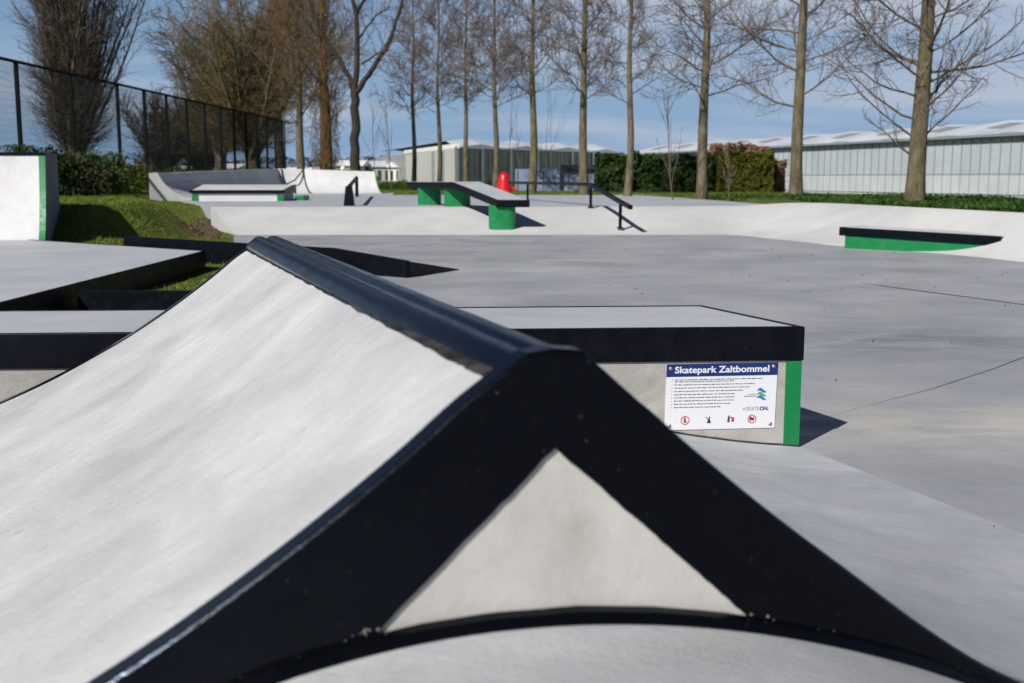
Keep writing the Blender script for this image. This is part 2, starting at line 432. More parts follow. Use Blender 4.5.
# corner blob of sealant on the near end
def blob(mb, c, r, seed):
    rb = random.Random(seed); n = len(mb.v); a, b = 6, 9
    for i in range(a+1):
        ph = math.pi*i/a
        for j in range(b):
            t = 2*math.pi*j/b; q = r*(1+rb.uniform(-.3, .3))
            mb.v.append((c[0]+q*math.sin(ph)*math.cos(t), c[1]+q*math.sin(ph)*math.sin(t), c[2]+q*math.cos(ph)))
    for i in range(a):
        for j in range(b): mb.f.append((n+i*b+j, n+i*b+(j+1) % b, n+(i+1)*b+(j+1) % b, n+(i+1)*b+j))
bb = MB(); blob(bb, PT(.098, .050, .975), .007, 1); bb.build('sealant_lump', M['mortar'], sp, smooth=True)

# rounded concrete mound against the near end
MP = spline([(-1.62, -.03), (-1.35, .09), (-1.1, .215), (-.902, .315), (-.698, .405), (-.477, .482), (-.273, .535), (-.084, .567), (.08, .580), (.228, .578), (.372, .562), (.495, .535), (.70, .455), (.95, .30), (1.25, .05), (1.33, -.03)], 4)
mo = MB(); nl = 16
def mds(i):
    t = i/nl
    k = math.cos(min(1, max(0, (t-.45)/.55))*math.pi/2) if t > .45 else 1
    l = -1.55*t
    return [PT(s, l, z*k if z > 0 else z) for s, z in MP]
mo.sweep(mds, nl+1, closed=False)
mound = mo.build('rounded_mound', M['top'], None, smooth=True)
mmat = M['mound'] = concrete('mound_concrete', (.54, .55, .56), (.34, .36, .39), (.48, .43, .36), R(10), (1, 3, 1), 2.2, (.5, .75), .6, 1, .4, .5, scr=.5)
mound.data.materials[0] = mmat
tag(mound, 'low rounded grey concrete mound at the bottom edge in front of the spine', 'concrete mound')
rm = MB()
def rms(i):
    s, z = MP[i]; w = .024 + .005*noise.noise(Vector((s*9, 0, 1)))
    return [PT(s, -.0065, z-.03), PT(s, -.030, z-.03), PT(s, -.030, z+.004), PT(s, -.022, z+w*.8), PT(s, -.0065, z+w)]
rm.sweep(rms, len(MP)); ro = rm.build('rim', M['steel'], mound)
lm = MB()
rnd = random.Random(3)
for i in range(12):
    q = rnd.gauss(.315, .018) if i < 10 else rnd.gauss(-.36, .02); blob(lm, PT(q, -.009, interp(MP, q)+.026+rnd.uniform(-.004, .010)), rnd.uniform(.0008, .0026), i*7)
for i in range(26):
    q = rnd.uniform(-.9, .75); blob(lm, PT(q, -.010, interp(MP, q)+.020+rnd.uniform(0, .005)), rnd.uniform(.0006, .0013), i)
lm.build('mortar_crumbs', mat('mortar_grey', (.20, .185, .16), .9), mound, smooth=True)['kind'] = 'stuff'

# ------------------------------------------------------------------ ledge behind the spine with the rules sign
Lr = Vector((1.39, 5.42, 0)); Ld = Vector((-1, -.0670, 0)).normalized(); Lb = Vector((-.33, .91, 0)).normalized()
LL = 4.6; LD = .97; LH = .59
lg = thing('ledge', (Lr.x, Lr.y, 0), 'long low concrete ledge with black steel rim carrying the rules sign', 'skate ledge')
def LP(a, b, z):  # a along to the left, b backwards
    p = Lr + Ld*a + Lb*b; return (p.x, p.y, z)
b_ = MB(); b_.prism([LP(.0, .0, 0)[:2], LP(LL, 0, 0)[:2], LP(LL, LD, 0)[:2], LP(0, LD, 0)[:2]], -.05, LH-.004); b_.build('body', M['ledge_body'], lg)
t_ = MB(); t_.prism([LP(.02, .022, 0)[:2], LP(LL-.02, .022, 0)[:2], LP(LL-.02, LD-.02, 0)[:2], LP(.02, LD-.02, 0)[:2]], LH-.02, LH+.001)
t_.build('top_surface', M['top'], lg)
fr = MB(); o_ = .012
fr.prism([LP(-o_, -o_, 0)[:2], LP(LL, -o_, 0)[:2], LP(LL, .022, 0)[:2], LP(.022, .022, 0)[:2]], LH-.160, LH+.004)
fr.prism([LP(-o_, -o_, 0)[:2], LP(.022, .022, 0)[:2], LP(.022, LD-.02, 0)[:2], LP(-o_, LD+o_, 0)[:2]], LH-.158, LH+.0042)
fr.prism([LP(.022, LD-.02, 0)[:2], LP(LL, LD-.02, 0)[:2], LP(LL, LD+o_, 0)[:2], LP(-o_, LD+o_, 0)[:2]], LH-.159, LH+.0044)
fr.build('steel_rim', M['steel_cap'], lg, bevel=.004)
gp = MB(); gp.prism([LP(-.006, -.006, 0)[:2], LP(.070, -.006, 0)[:2], LP(.070, .0, 0)[:2], LP(-.0, .0, 0)[:2]], 0.0, LH-.161)
gp.prism([LP(-.006, -.006, 0)[:2], LP(.0, .0, 0)[:2], LP(.0, .10, 0)[:2], LP(-.006, .10, 0)[:2]], 0.0, LH-.1605)
gp.build('corner_plate', M['green'], lg)
bs = MB()
def bss(i):
    a = lerp(-.004, 1.3, i/40); p = Lr+Ld*a; z = prof((p-N0).dot(W)); w = .007+.003*noise.noise(Vector((a*9, 0, 0)))
    return [LP(a, -.016, z-.01), LP(a, -.016, z+.003), LP(a, -.004, z+w), LP(a, .0, z+w), LP(a, .0, z-.01)]
bs.sweep(bss, 41); bs.build('base_seam', M['mortar'], lg)

# sign ------------------------------------------------------------
sx = (Ld*-1).normalized()   # reading direction
SW, SHt = .541, .322
so = Vector((.7335, 0, .0955)); so.y = Lr.y + (so.x-Lr.x)*.067
sn = Vector((sx.y, -sx.x, 0))  # out of the wall
sgn = thing('rules_sign', (so.x+.27, so.y, so.z), 'white skatepark rules sign with dark blue header on the ledge front', 'sign')
tilt = R(.55)
def SG(u, v, w=0):
    uu = u*math.cos(tilt)-v*math.sin(tilt)*-.0 + v*.022; vv = v+u*math.sin(tilt)*.9
    p = so + sx*uu + Vector((0, 0, vv)) + sn*(w+.001); return (p.x, p.y, p.z)
def sprism(mb, pl, w0, w1):
    n = len(mb.v); k = len(pl)
    mb.v += [SG(u, v, w0) for u, v in pl] + [SG(u, v, w1) for u, v in pl]
    mb.f.append(tuple(range(n, n+k))); mb.f.append(tuple(range(n+2*k-1, n+k-1, -1)))
    for i in range(k):
        j = (i+1) % k; mb.f.append((n+i, n+j, n+k+j, n+k+i))
def srect(mb, u0, v0, u1, v1, w0=.0035, w1=.0042): sprism(mb, [(u0, v0), (u1, v0), (u1, v1), (u0, v1)], w0, w1)
M['s_white'] = mat('sign_white', (.66, .67, .71), .4); M['s_blue'] = mat('sign_blue', (.006, .022, .13), .4)
M['s_ink'] = mat('sign_ink', (.035, .035, .05), .5); M['s_red'] = mat('sign_red', (.55, .02, .04), .5)
M['s_lblue'] = mat('logo_blue', (.02, .14, .42), .5); M['s_green'] = mat('logo_green', (.05, .36, .07), .5); M['s_grey'] = mat('logo_grey', (.22, .24, .30), .5)
pnl = MB(); srect(pnl, 0, 0, SW, SHt, 0, .0035); pnl.build('panel', M['s_white'], sgn)
hd = MB(); srect(hd, 0, SHt-.062, SW, SHt, .0035, .0043); hd.build('header', M['s_blue'], sgn)
def text(s, u, v, size, width, m, name, weight=0.0, w=.0046, squash=1.0):
    cu = bpy.data.curves.new('t', 'FONT'); cu.body = s; cu.size = size; cu.offset = weight; cu.resolution_u = 3
    ob = bpy.data.objects.new('t', cu); COL.objects.link(ob); bpy.context.view_layer.update()
    me = bpy.data.meshes.new_from_object(ob.evaluated_get(bpy.context.evaluated_depsgraph_get()))
    bpy.data.objects.remove(ob)
    x0 = min(q.co.x for q in me.vertices); x1 = max(q.co.x for q in me.vertices)
    k = width/(x1-x0)
    for q in me.vertices:
        q.co = SG(u+(q.co.x-x0)*k, v+q.co.y*squash, w)
    me.materials.clear(); me.materials.append(m); me.name = name
    o = bpy.data.objects.new(name, me); COL.objects.link(o); o.parent = sgn; o.matrix_parent_inverse = Matrix.Translation(-sgn.location)
    return o
text('Skatepark Zaltbommel', .040, SHt-.044, .044, .460, M['s_white'], 'lettering', .0011)
text('SKATE', .398, .088, .026, .062, M['s_grey'], 'lettering', 0)
text('ON.', .463, .088, .026, .044, M['s_blue'], 'lettering', .0009)
ln = MB(); rnd = random.Random(11)
ws = [(.435, .270), (.330*.9, .2600), (.400, .247), (.375, .231), (.340, .2155), (.305, .200), (.303, .184), (.295, .1685), (.280, .153), (.235, .1375)]
# short unreadable word marks, one row for each rule, with a bullet in front
ys_ = [SHt-.079, SHt-.0885, SHt-.1035, SHt-.119, SHt-.135, SHt-.151, SHt-.1665, SHt-.182, SHt-.198, SHt-.214]
for i, ((wd, _), y) in enumerate(zip(ws, ys_)):
    x = .042; end = .036+wd
    if i != 1: srect(ln, .028, y, .0315, y+.0035)
    while x < end:
        wl = rnd.uniform(.008, .026); wl = min(wl, end-x)
        q = x
        while q < x+wl:
            hh = rnd.choice((.0042, .0048, .0062)); srect(ln, q, y-(.0012 if rnd.random() < .12 else 0), q+.0020, y+hh-.0012); srect(ln, q+.0018, y+(.0 if rnd.random() < .5 else .0024), q+.0032, y+.0014+(.0 if rnd.random() < .5 else .002)); q += .0037
        x += wl+.0045
ln.build('text_lines', M['s_ink'], sgn)
# municipal style wave logo and the tiny mark beside it
def wave(mb, u, v, h, ph):
    top = []; bot = []
    for i in range(13):
        t = i/12; uu = u+t*.046; yy = v+.006*math.sin(t*6.28*.85+ph); th = h*math.sin(math.pi*min(1, t*.92+.05))
        top.append((uu, yy+th)); bot.append((uu, yy-th*.3))
    sprism(mb, bot+top[::-1], .0036, .0043)
for c, v, ph in (('s_lblue', .182, .3), ('s_green', .163, .3), ('s_lblue', .146, .3)):
    wv = MB(); wave(wv, .446, v, .0125, ph); wv.build('logo_wave', M[c], sgn)
tm = MB()
for i in range(9): srect(tm, .405+i*.0045, .166, .408+i*.0045, .170)
for i in range(14): srect(tm, .383+i*.0045, .156, .3865+i*.0045, .161)
for i in range(3): sprism(tm, [(.378+i*.006, .090), (.380+i*.006, .090), (.386+i*.006, .102), (.384+i*.006, .102)], .0036, .0042)
tm.build('logo_marks', M['s_grey'], sgn)
def ring(mb, cu, cv, r, t):
    k = 24
    for i in range(k):
        a, b = 2*math.pi*i/k, 2*math.pi*(i+1)/k
        sprism(mb, [(cu+r*math.cos(a), cv+r*math.sin(a)), (cu+r*math.cos(b), cv+r*math.sin(b)), (cu+(r-t)*math.cos(b), cv+(r-t)*math.sin(b)), (cu+(r-t)*math.cos(a), cv+(r-t)*math.sin(a))], .0036, .0044)
def disc(mb, cu, cv, r, w0=.0036, w1=.0042):
    sprism(mb, [(cu+r*math.cos(i*.52359), cv+r*math.sin(i*.52359)) for i in range(12)], w0, w1)
rg = MB(); ring(rg, .100, .046, .0215, .0042); sprism(rg, [(.086, .058), (.088, .060), (.114, .034), (.112, .032)], .0044, .0047); rg.build('prohibition_ring', M['s_red'], sgn)
rg = MB(); ring(rg, .428, .046, .0215, .0042); sprism(rg, [(.413, .034), (.415, .032), (.443, .058), (.441, .060)], .0044, .0047); rg.build('prohibition_ring', M['s_red'], sgn)
rg = MB(); srect(rg, .327, .034, .340, .052); srect(rg, .325, .053, .342, .056); rg.build('bin_pictogram', M['s_red'], sgn)
pk = MB()
disc(pk, .099, .058, .0035); sprism(pk, [(.094, .035), (.105, .035), (.103, .054), (.096, .054)], .0036, .0042)
pk.build('pictogram', M['s_ink'], sgn)
pk = MB()
disc(pk, .219, .057, .0045); sprism(pk, [(.206, .030), (.228, .030), (.220, .053), (.213, .050)], .0036, .0042); sprism(pk, [(.213, .046), (.216, .050), (.200, .062), (.198, .060)], .0036, .0042)
pk.build('pictogram', M['s_ink'], sgn)
pk = MB()
disc(pk, .314, .062, .004); sprism(pk, [(.307, .032), (.318, .032), (.319, .056), (.309, .058)], .0036, .0042); sprism(pk, [(.317, .052), (.317, .056), (.328, .060), (.329, .057)], .0036, .0042)
pk.build('pictogram', M['s_ink'], sgn)
pk = MB()
sprism(pk, [(.414, .042), (.436, .038), (.440, .050), (.418, .056)], .0036, .0042); disc(pk, .420, .054, .004)
pk.build('pictogram', M['s_ink'], sgn)
for (u, v) in ((.020, SHt-.022), (SW-.020, SHt-.020), (.024, .020), (SW-.022, .020)):
    sc_ = MB(); pts = []
    for r, w in ((.0095, .0036), (.0095, .006), (.006, .0085), (.002, .009)):
        pts.append([SG(u+r*math.cos(i*.628), v+r*math.sin(i*.628), w) for i in range(10)])
    sc_.sweep(lambda i: pts[i], 4); sc_.build('screw', M['grey_metal'], sgn, smooth=True)

# ------------------------------------------------------------------ platform on the left, kerb walls
pf = thing('platform', (-4.4, 12, 0), 'flat pale concrete platform with black steel edges beside the grass on the left', 'skate platform')
pl = [(-4.33, 7.2), (-4.5, 16.69), (-9.13, 20.34), (-15, 20.6), (-15, 7.2)]
p_ = MB(); p_.prism([(-4.36, 7.24), (-4.53, 16.66), (-9.12, 20.30), (-14.9, 20.5), (-14.9, 7.24)], -.05, .241); p_.build('slab', M['top'], pf)
e_ = MB()
def wall(mb, a, b, z0, z1, t):
    d = Vector((b[0]-a[0], b[1]-a[1], 0)).normalized(); n = Vector((d.y, -d.x, 0))*t
    za = z0 if not isinstance(z1, tuple) else z0
    z1a, z1b = z1 if isinstance(z1, tuple) else (z1, z1)
    mb.prism([(a[0], a[1]), (b[0], b[1]), (b[0]+n.x, b[1]+n.y), (a[0]+n.x, a[1]+n.y)], z0, [z1a, z1b, z1b, z1a])
wall(e_, (-4.36, 7.24), (-4.53, 16.70), -.05, .245, .03)
wall(e_, (-4.53, 16.70), (-9.13, 20.32), -.05, .247, .03)
e_.build('steel_edge', M['steel_far'], pf)

kw = thing('kerb_wall', (-3, 16.5, 0), 'black steel kerb wall tapering to a point on the grey floor behind the spine', 'kerb wall')
k_ = MB()
P_ = [(-6.305, 18.5, .368), (-4.198, 17.6, .306), (-2.511, 15.9, .332), (-1.385, 14.90, .225), (-.76, 16.21, .012)]
for a, b in zip(P_, P_[1:]): wall(k_, a, b, -.05, (a[2], b[2]), -.06)
k_.build('steel_face', M['steel_far'], kw)
# sloping concrete top behind the tapering end
k2 = MB(); k2.poly([(-1.40, 14.96, .215), (-.80, 16.23, .004), (-1.6, 17.2, .004), (-2.51, 15.98, .31)]); k2.build('sloping_top', M['floor'], kw)
kk = MB(); wall(kk, (-4.33, 11.3), (-1.7, 11.3), -.05, .185, -.07)
tag(kk.build('kerb', M['steel_far'], None), 'plain black steel kerb crossing the grass just beyond the long ledge', 'kerb')

# ------------------------------------------------------------------ quarter pipe far left
qp = thing('quarter_pipe', (-9.6, 20.4, 0), 'steep white concrete quarter pipe with green edge strip at the left border', 'quarter pipe')
A0 = Vector((-8.06, 19.68, 0)); qa = Vector((-1, -.03, 0)); qb = Vector((-.25, .97, 0))
qprof = spline([(0, .20), (.15, .40), (.29, .68), (.41, .98), (.50, 1.28), (.56, 1.52), (.60, 1.715)], 4)
def QP(a, b, z): p = A0+qa*a+qb*b; return (p.x, p.y, z)
q_ = MB(); q_.sweep(lambda i: [QP([.11, 3.4][i], r, z) for r, z in qprof], 2, closed=False); q_.build('riding_surface', M['bank'], qp, smooth=True)
q_ = MB(); q_.sweep(lambda i: [QP([0, .11][i], r-.005, z+.002) for r, z in qprof]+[QP([0, .11][i], .66, 1.717), QP([0, .11][i], .66, 1.60)]+[QP([0, .11][i], r+.05, z-.02) for r, z in reversed(qprof[:-3])], 2); q_.build('edge_strip', M['green'], qp)
q_ = MB(); q_.sweep(lambda i: [QP([.004, 3.4][i], r+.03, z-.01) for r, z in qprof]+[QP([.004, 3.4][i], 2.2, 1.70), QP([.004, 3.4][i], 2.2, -.1), QP([.004, 3.4][i], .03, -.1)], 2); q_.build('body', M['shaded_side'], qp)
q_ = MB(); q_.sweep(lambda i: [QP([-.01, 3.4][i], b, z) for b, z in ((.58, 1.69), (.58, 1.745), (2.2, 1.745), (2.2, 1.703), (.66, 1.703), (.66, 1.69))], 2); q_.build('steel_coping', M['steel_far'], qp)

# ------------------------------------------------------------------ bowl corner at the back
bw = thing('bowl_corner', (-9.5, 48, .54), 'white concrete quarter pipe corner at the back with shaded curving left wing', 'quarter pipe')
def conc(t, h):  # fraction of run, height
    return t, h*(1-math.sqrt(max(0, 1-(t*.96)**2)))/(1-math.sqrt(1-.96**2))
def qring(toe, top, zt, thick=.28):
    d = Vector((top[0]-toe[0], top[1]-toe[1], 0)); out = []
    for k in range(11):
        t, z = conc(k/10, zt-.54); p = Vector((toe[0], toe[1], .543))+d*t; out.append((p.x, p.y, .543+z))
    e = d.normalized()*thick
    out.append((top[0]+e.x, top[1]+e.y, zt)); out.append((top[0]+e.x*1.1, top[1]+e.y*1.1, .4)); 
    out.append((toe[0]+e.x, toe[1]+e.y, .4)); return out
rings = [((-10.9, 40.5), (-12.30, 39.9), 1.47), ((-11.1, 41.8), (-12.20, 41.6), 1.49), ((-11.1, 45), (-12.1, 45), 1.55), ((-11.05, 50), (-12.0, 50), 1.63), ((-11.0, 55), (-12.0, 55), 1.71), ((-10.75, 56.4), (-11.7, 57.5), 1.76)]
w_ = MB(); w_.sweep(lambda i: qring(*rings[i]), 6); w_.build('left_wing', M['bank'], bw).name = 'curved_wing'
rings2 = [((-10.70, 56.45), (-11.65, 57.55), 1.76), ((-9.9, 56.7), (-10.5, 57.9), 1.73), ((-6.4, 56.7), (-6.92, 57.9), 1.62)]
w_ = MB(); w_.sweep(lambda i: qring(*rings2[i]), 3); w_.build('back_wall', M['bank'], bw)
w_ = MB()
def gstr(i):
    r = qring(*rings2[2]); return [(x+[.01, .07][i], y-.01, z+.004) for x, y, z in r[:11]]+[(x+[.01, .07][i], y+.06, z-.05) for x, y, z in reversed(r[:11])]
w_.sweep(gstr, 2); w_.build('green_edge', M['green'], bw)
w_ = MB()
for rr, off in ((rings2[1], 0),):
    r = qring(*rr); w_.tube([(x, y-.02, z+.01) for x, y, z in r[:11]], .035, 5)
r = qring(*rings2[0]); w_.tube([(x+.1, y-.05, z+.03) for x, y, z in r[:11]], .03, 5)
w_.tube([(-10.5, 57.84, 1.70), (-10.8, 57.2, 1.2), (-11.2, 56.9, .98)], .035, 5)  # this tube draws a shadow line as a dark strip, not a joint
w_.build('joint_shadow_strip', M['steel_far'], bw)

# manual box on the deck
mbx = thing('manual_box', (-9, 38, .54), 'low pale concrete box with black rim and green corners before the bowl', 'skate box')
w_ = MB(); w_.prism([(-10.6, 38), (-7.6, 38), (-8.0, 42), (-11.3, 42)], .5, [.898, .898, 1.06, 1.06]); w_.build('body', M['bank'], mbx)
w_ = MB(); wall(w_, (-10.62, 37.99), (-7.58, 37.99), .79, .903, .05); wall(w_, (-7.58, 37.94), (-7.95, 42.05), .792, (.904, 1.066), .05); wall(w_, (-11.35, 42.0), (-10.62, 37.96), .80, (1.064, .903), .05)
w_.build('steel_rim', M['steel_far'], mbx)
for x in (-10.6, -7.78):
    w_ = MB(); w_.box(x, 37.965, .545, x+.20, 37.998, .757); w_.build('corner_plate', M['green'], mbx)
w_ = MB(); w_.box(-7.45, 39.3, .54, -7.12, 40.3, .70); 
ob = w_.build('low_step', M['green'], None, bevel=.03)
tag(ob, 'small green block lying on the deck at the right end of the manual box', 'block')

# ------------------------------------------------------------------ slanted bench-like hubba with three green pillars
hb = thing('hubba_ledge', (-1, 30, .54), 'black edged concrete slab bending down the bank on three green pillars', 'skate ledge')
u_ = Vector((-.385, .923, 0)); v_ = Vector((-.923, -.385, 0))
def HB(l, s, z): p = Vector((.42, 26.95, 0))+u_*l+Vector((-1, -.0, 0))*s; return (p.x, p.y, z)
HW = .78
def hz(l): return interp([(0, .785), (3.15, 1.195), (7.0, 1.185)], l)
w_ = MB(); w_.sweep(lambda i: [HB([0, 3.15, 6.9][i], s, hz([0, 3.15, 6.9][i])+dz) for s, dz in ((0, -.17), (0, 0), (HW, 0), (HW, -.17))], 3)
w_.build('steel_edge', M['steel_far'], hb, bevel=.01)
w_ = MB(); w_.sweep(lambda i: [HB([.05, 3.15, 6.84][i], s, hz([.05, 3.15, 6.84][i])+dz+.006) for s, dz in ((.05, -.1), (.05, .004), (HW-.05, .004), (HW-.05, -.1))], 3)
w_.build('top_surface', M['top'], hb)
for (cx, cy, wd, z0, z1) in ((-.235, 27.25, .64, .02, .66), (-1.46, 30.65, .70, .50, 1.02), (-2.34, 32.55, .66, .50, 1.02)):
    w_ = MB(); pts = []
    for i in range(28):
        t = 2*math.pi*i/28; c, s_ = math.cos(t), math.sin(t)
        ex = .55; pts.append((cx+wd/2*math.copysign(abs(c)**ex, c), cy+wd*.36*math.copysign(abs(s_)**.75, s_)))
    w_.prism(pts, z0, z1); w_.build('pillar', M['green'], hb, smooth=False)

# handrail to its right
def rail(name, label, posts, path, r=.028, bar=True):
    t = thing(name, (posts[0][0], posts[0][1], posts[0][2]), label, 'handrail')
    w = MB(); n = len(path)
    def sec(i):
        p = Vector(path[i]); a = Vector(path[max(0, i-1)]); b = Vector(path[min(n-1, i+1)]); d = (b-a).normalized(); s = d.cross(Vector((0, 0, 1))).normalized(); q = s.cross(d)
        return [p+s*r+q*r, p-s*r+q*r, p-s*r-q*r, p+s*r-q*r]
    w.sweep(sec, n); w.build('rail', M['steel_far'], t, bevel=.004)
    for x, y, z0, z1 in posts:
        w = MB(); w.box(x-.036, y-.036, z0-.02, x+.036, y+.036, z1-.02); w.box(x-.07, y-.07, z0-.02, x+.07, y+.07, z0+.022); w.build('post', M['steel_far'], t)
    return t
rail('handrail', 'black square handrail going flat then down the bank beside the hubba ledge',
     [(.52, 38.2, .54, 1.13), (2.06, 30.0, .54, 1.13), (2.555, 27.0, .13, .70)],
     [(-.1, 41.5, 1.135), (.52, 38.2, 1.135), (1.99, 30.4, 1.135), (2.06, 30.0, 1.125), (2.565, 27.0, .735), (2.72, 26.2, .63)], .045)
t = thing('grind_rail', (-4.48, 31.6, .54), 'short black grind rail seen end on standing near the top of the bank', 'grind rail')
def taper(i):
    z = [.535, 1.08][i]; h = [.14, .085][i]; return [(-4.48+sx_*h, 31.55+sy_*h, z) for sx_, sy_ in ((-1, -1), (1, -1), (1, 1), (-1, 1))]
w_ = MB(); w_.sweep(taper, 2); w_.build('end_post', M['steel_far'], t)
w_ = MB(); w_.tube([(-4.48, 31.6, 1.06), (-6.35, 47.0, 1.33)], .06, 6); w_.build('rail', M['steel_far'], t)
w_ = MB(); w_.box(-6.41, 46.9, .53, -6.29, 47.05, 1.33); w_.build('post', M['steel_far'], t)

# green ledge set into the right bank
ge = thing('bank_ledge', (7, 20.5, 0), 'green faced ledge with black rim cutting into the right hand bank', 'skate ledge')
A = Vector((6.14, 21.4, 0)); B = Vector((8.2, 19.12, 0)); dd = (B-A).normalized(); nn_ = Vector((dd.y, -dd.x, 0)); back = -nn_ if nn_.y < 0 else nn_
def GE(l, b): p = A+dd*l+back*b; return (p.x, p.y)
LG = (B-A).length
w_ = MB(); w_.prism([GE(.12, 0), GE(LG, 0), GE(LG, .9), GE(.12, .9)], -.05, [.375, .318, .318, .375]); w_.build('face', M['green'], ge)
w_ = MB(); w_.prism([GE(0, -.015), GE(LG, -.015), GE(LG, .02), GE(0, .02)], [.235, .165, .165, .235], [.392, .332, .332, .392])
w_.prism([GE(0, .02), GE(.06, .02), GE(.06, .93), GE(0, .93)], .236, .3915); w_.build('steel_rim', M['steel_far'], ge)
w_ = MB(); w_.prism([GE(.06, .02), GE(LG, .02), GE(LG, .92), GE(.06, .92)], .30, [.391, .331, .331, .391]); w_.build('top_surface', M['bank'], ge)

# red hydrant-like bollard
rb = thing('red_bollard', (-.37, 46, .50), 'glossy red domed bollard with stubby side arms beyond the sloping slab', 'bollard')
bx, by, bz = -.30, 44.0, .49
w_ = MB(); w_.lathe([(.30, 0), (.33, .06), (.33, .25), (.27, .5), (.24, .7), (.205, .86), (.15, .97), (.07, 1.02), (.001, 1.03)], (bx, by, bz), 20); w_.build('body', M['red'], rb, smooth=True)
for s_ in (-1, 1):
    w_ = MB(); w_.tube([(bx+s_*.22, by-.05, bz+.42), (bx+s_*.42, by-.1, bz+.40), (bx+s_*.47, by-.1, bz+.40)], [.05, .05, .085], 10); w_.build('side_arm', M['red'], rb, smooth=True)

# ------------------------------------------------------------------ fence on the left
M['fence'] = mat('fence_green_black', (.003, .0065, .0065), .7, .12)
fn = thing('fence', (-14.8, 50, .9), 'tall dark green wire mesh sports fence receding along the left', 'fence')
fd = [27.5, 31.2, 35.2, 39.4, 43.9, 47.0, 49.9, 52.9, 55.9, 58.8, 61.5, 64.2, 66.8, 69.4, 71.8, 74.0]
def fx(d): return -15.10+.0075*(d-20)
def ft(d): return interp([(27, 4.74), (35.2, 4.78), (74, 4.92), (80, 4.92)], d)
def fb(d): return hterr(fx(d), d)-.03
for d in fd:
    w_ = MB(); w_.box(fx(d)-.055, d-.055, fb(d), fx(d)+.055, d+.055, ft(d)); w_.build('post', M['fence'], fn)
w_ = MB()
for a, b in zip(fd, fd[1:]): w_.tube([(fx(a), a, ft(a)), (fx(b), b, ft(b))], .05, 6)
w_.build('top_rail', M['fence'], fn)
for a, b in zip(fd, fd[1:]):
    w_ = MB(); n = round((b-a)/.06)
    for i in range(1, n):
        d = lerp(a, b, i/n); x = fx(d); r = .0028; w_.prism([(x-r, d-r), (x+r, d-r), (x+r, d+r), (x-r, d+r)], fb(d)+.05, ft(d))
    for k in range(1, 20):
        z = lerp(fb(a)+.05, ft(a), k/20); z2 = lerp(fb(b)+.05, ft(b), k/20); w_.tube([(fx(a), a, z), (fx(b), b, z2)], .0035, 3, False)
    w_.build('mesh_panel', M['fence'], fn)
# far return of the fence
w_ = MB(); w_.box(fx(74)+.1, 73.98, .9, fx(74)+.16, 74.1, 4.9); w_.build('gate_post', M['fence'], fn)

# ------------------------------------------------------------------ trees
def orth(d):
    a = Vector((0, 0, 1)) if abs(d.z) < .9 else Vector((1, 0, 0)); u = d.cross(a).normalized(); return u, d.cross(u).normalized()
def branch(mb, p, d, L, r0, r1, rnd, nseg=4, wob=.12, up=.06, sides=4):
    pts = [p.copy()]; q = p.copy(); dirs = [d.copy()]
    for i in range(nseg):
        d = (d+Vector((rnd.gauss(0, wob), rnd.gauss(0, wob), rnd.gauss(0, wob)+up))).normalized()
        q = q+d*(L/nseg); pts.append(q.copy()); dirs.append(d.copy())
    mb.tube(pts, [lerp(r0, r1, i/nseg) for i in range(nseg+1)], sides, False)
    return pts, dirs
def along(pts, dirs, t):
    k = t*(len(pts)-1); i = min(int(k), len(pts)-2); f = k-i
    return pts[i].lerp(pts[i+1], f), dirs[i+1]
def tilt_dir(d, ang, az):
    u, w = orth(d); return (d*math.cos(ang)+(u*math.cos(az)+w*math.sin(az))*math.sin(ang)).normalized()

def spray(tw, pts, dirs, L, rnd, n2, n3, lenk=.5, ang=.7, up=.10, rt=.006, t0=.2):
    for a in range(n2):
        t = lerp(t0, 1, (a+rnd.random())/n2); p, d = along(pts, dirs, t)
        d2 = tilt_dir(d, rnd.uniform(ang*.6, ang*1.3), rnd.random()*6.28)
        l2 = L*lenk*rnd.uniform(.55, 1.15)*(1.1-.5*t)
        q, e = branch(tw, p, d2, l2, max(rt*1.9, .004*L), rt*.9, rnd, 4, .13, up, 3)
        for b in range(n3):
            t2 = lerp(.15, 1, (b+rnd.random())/n3); p3, d3 = along(q, e, t2)
            branch(tw, p3, tilt_dir(d3, rnd.uniform(.35, .95), rnd.random()*6.28), l2*rnd.uniform(.25, .55), rt, rt*.5, rnd, 2, .2, up, 3)

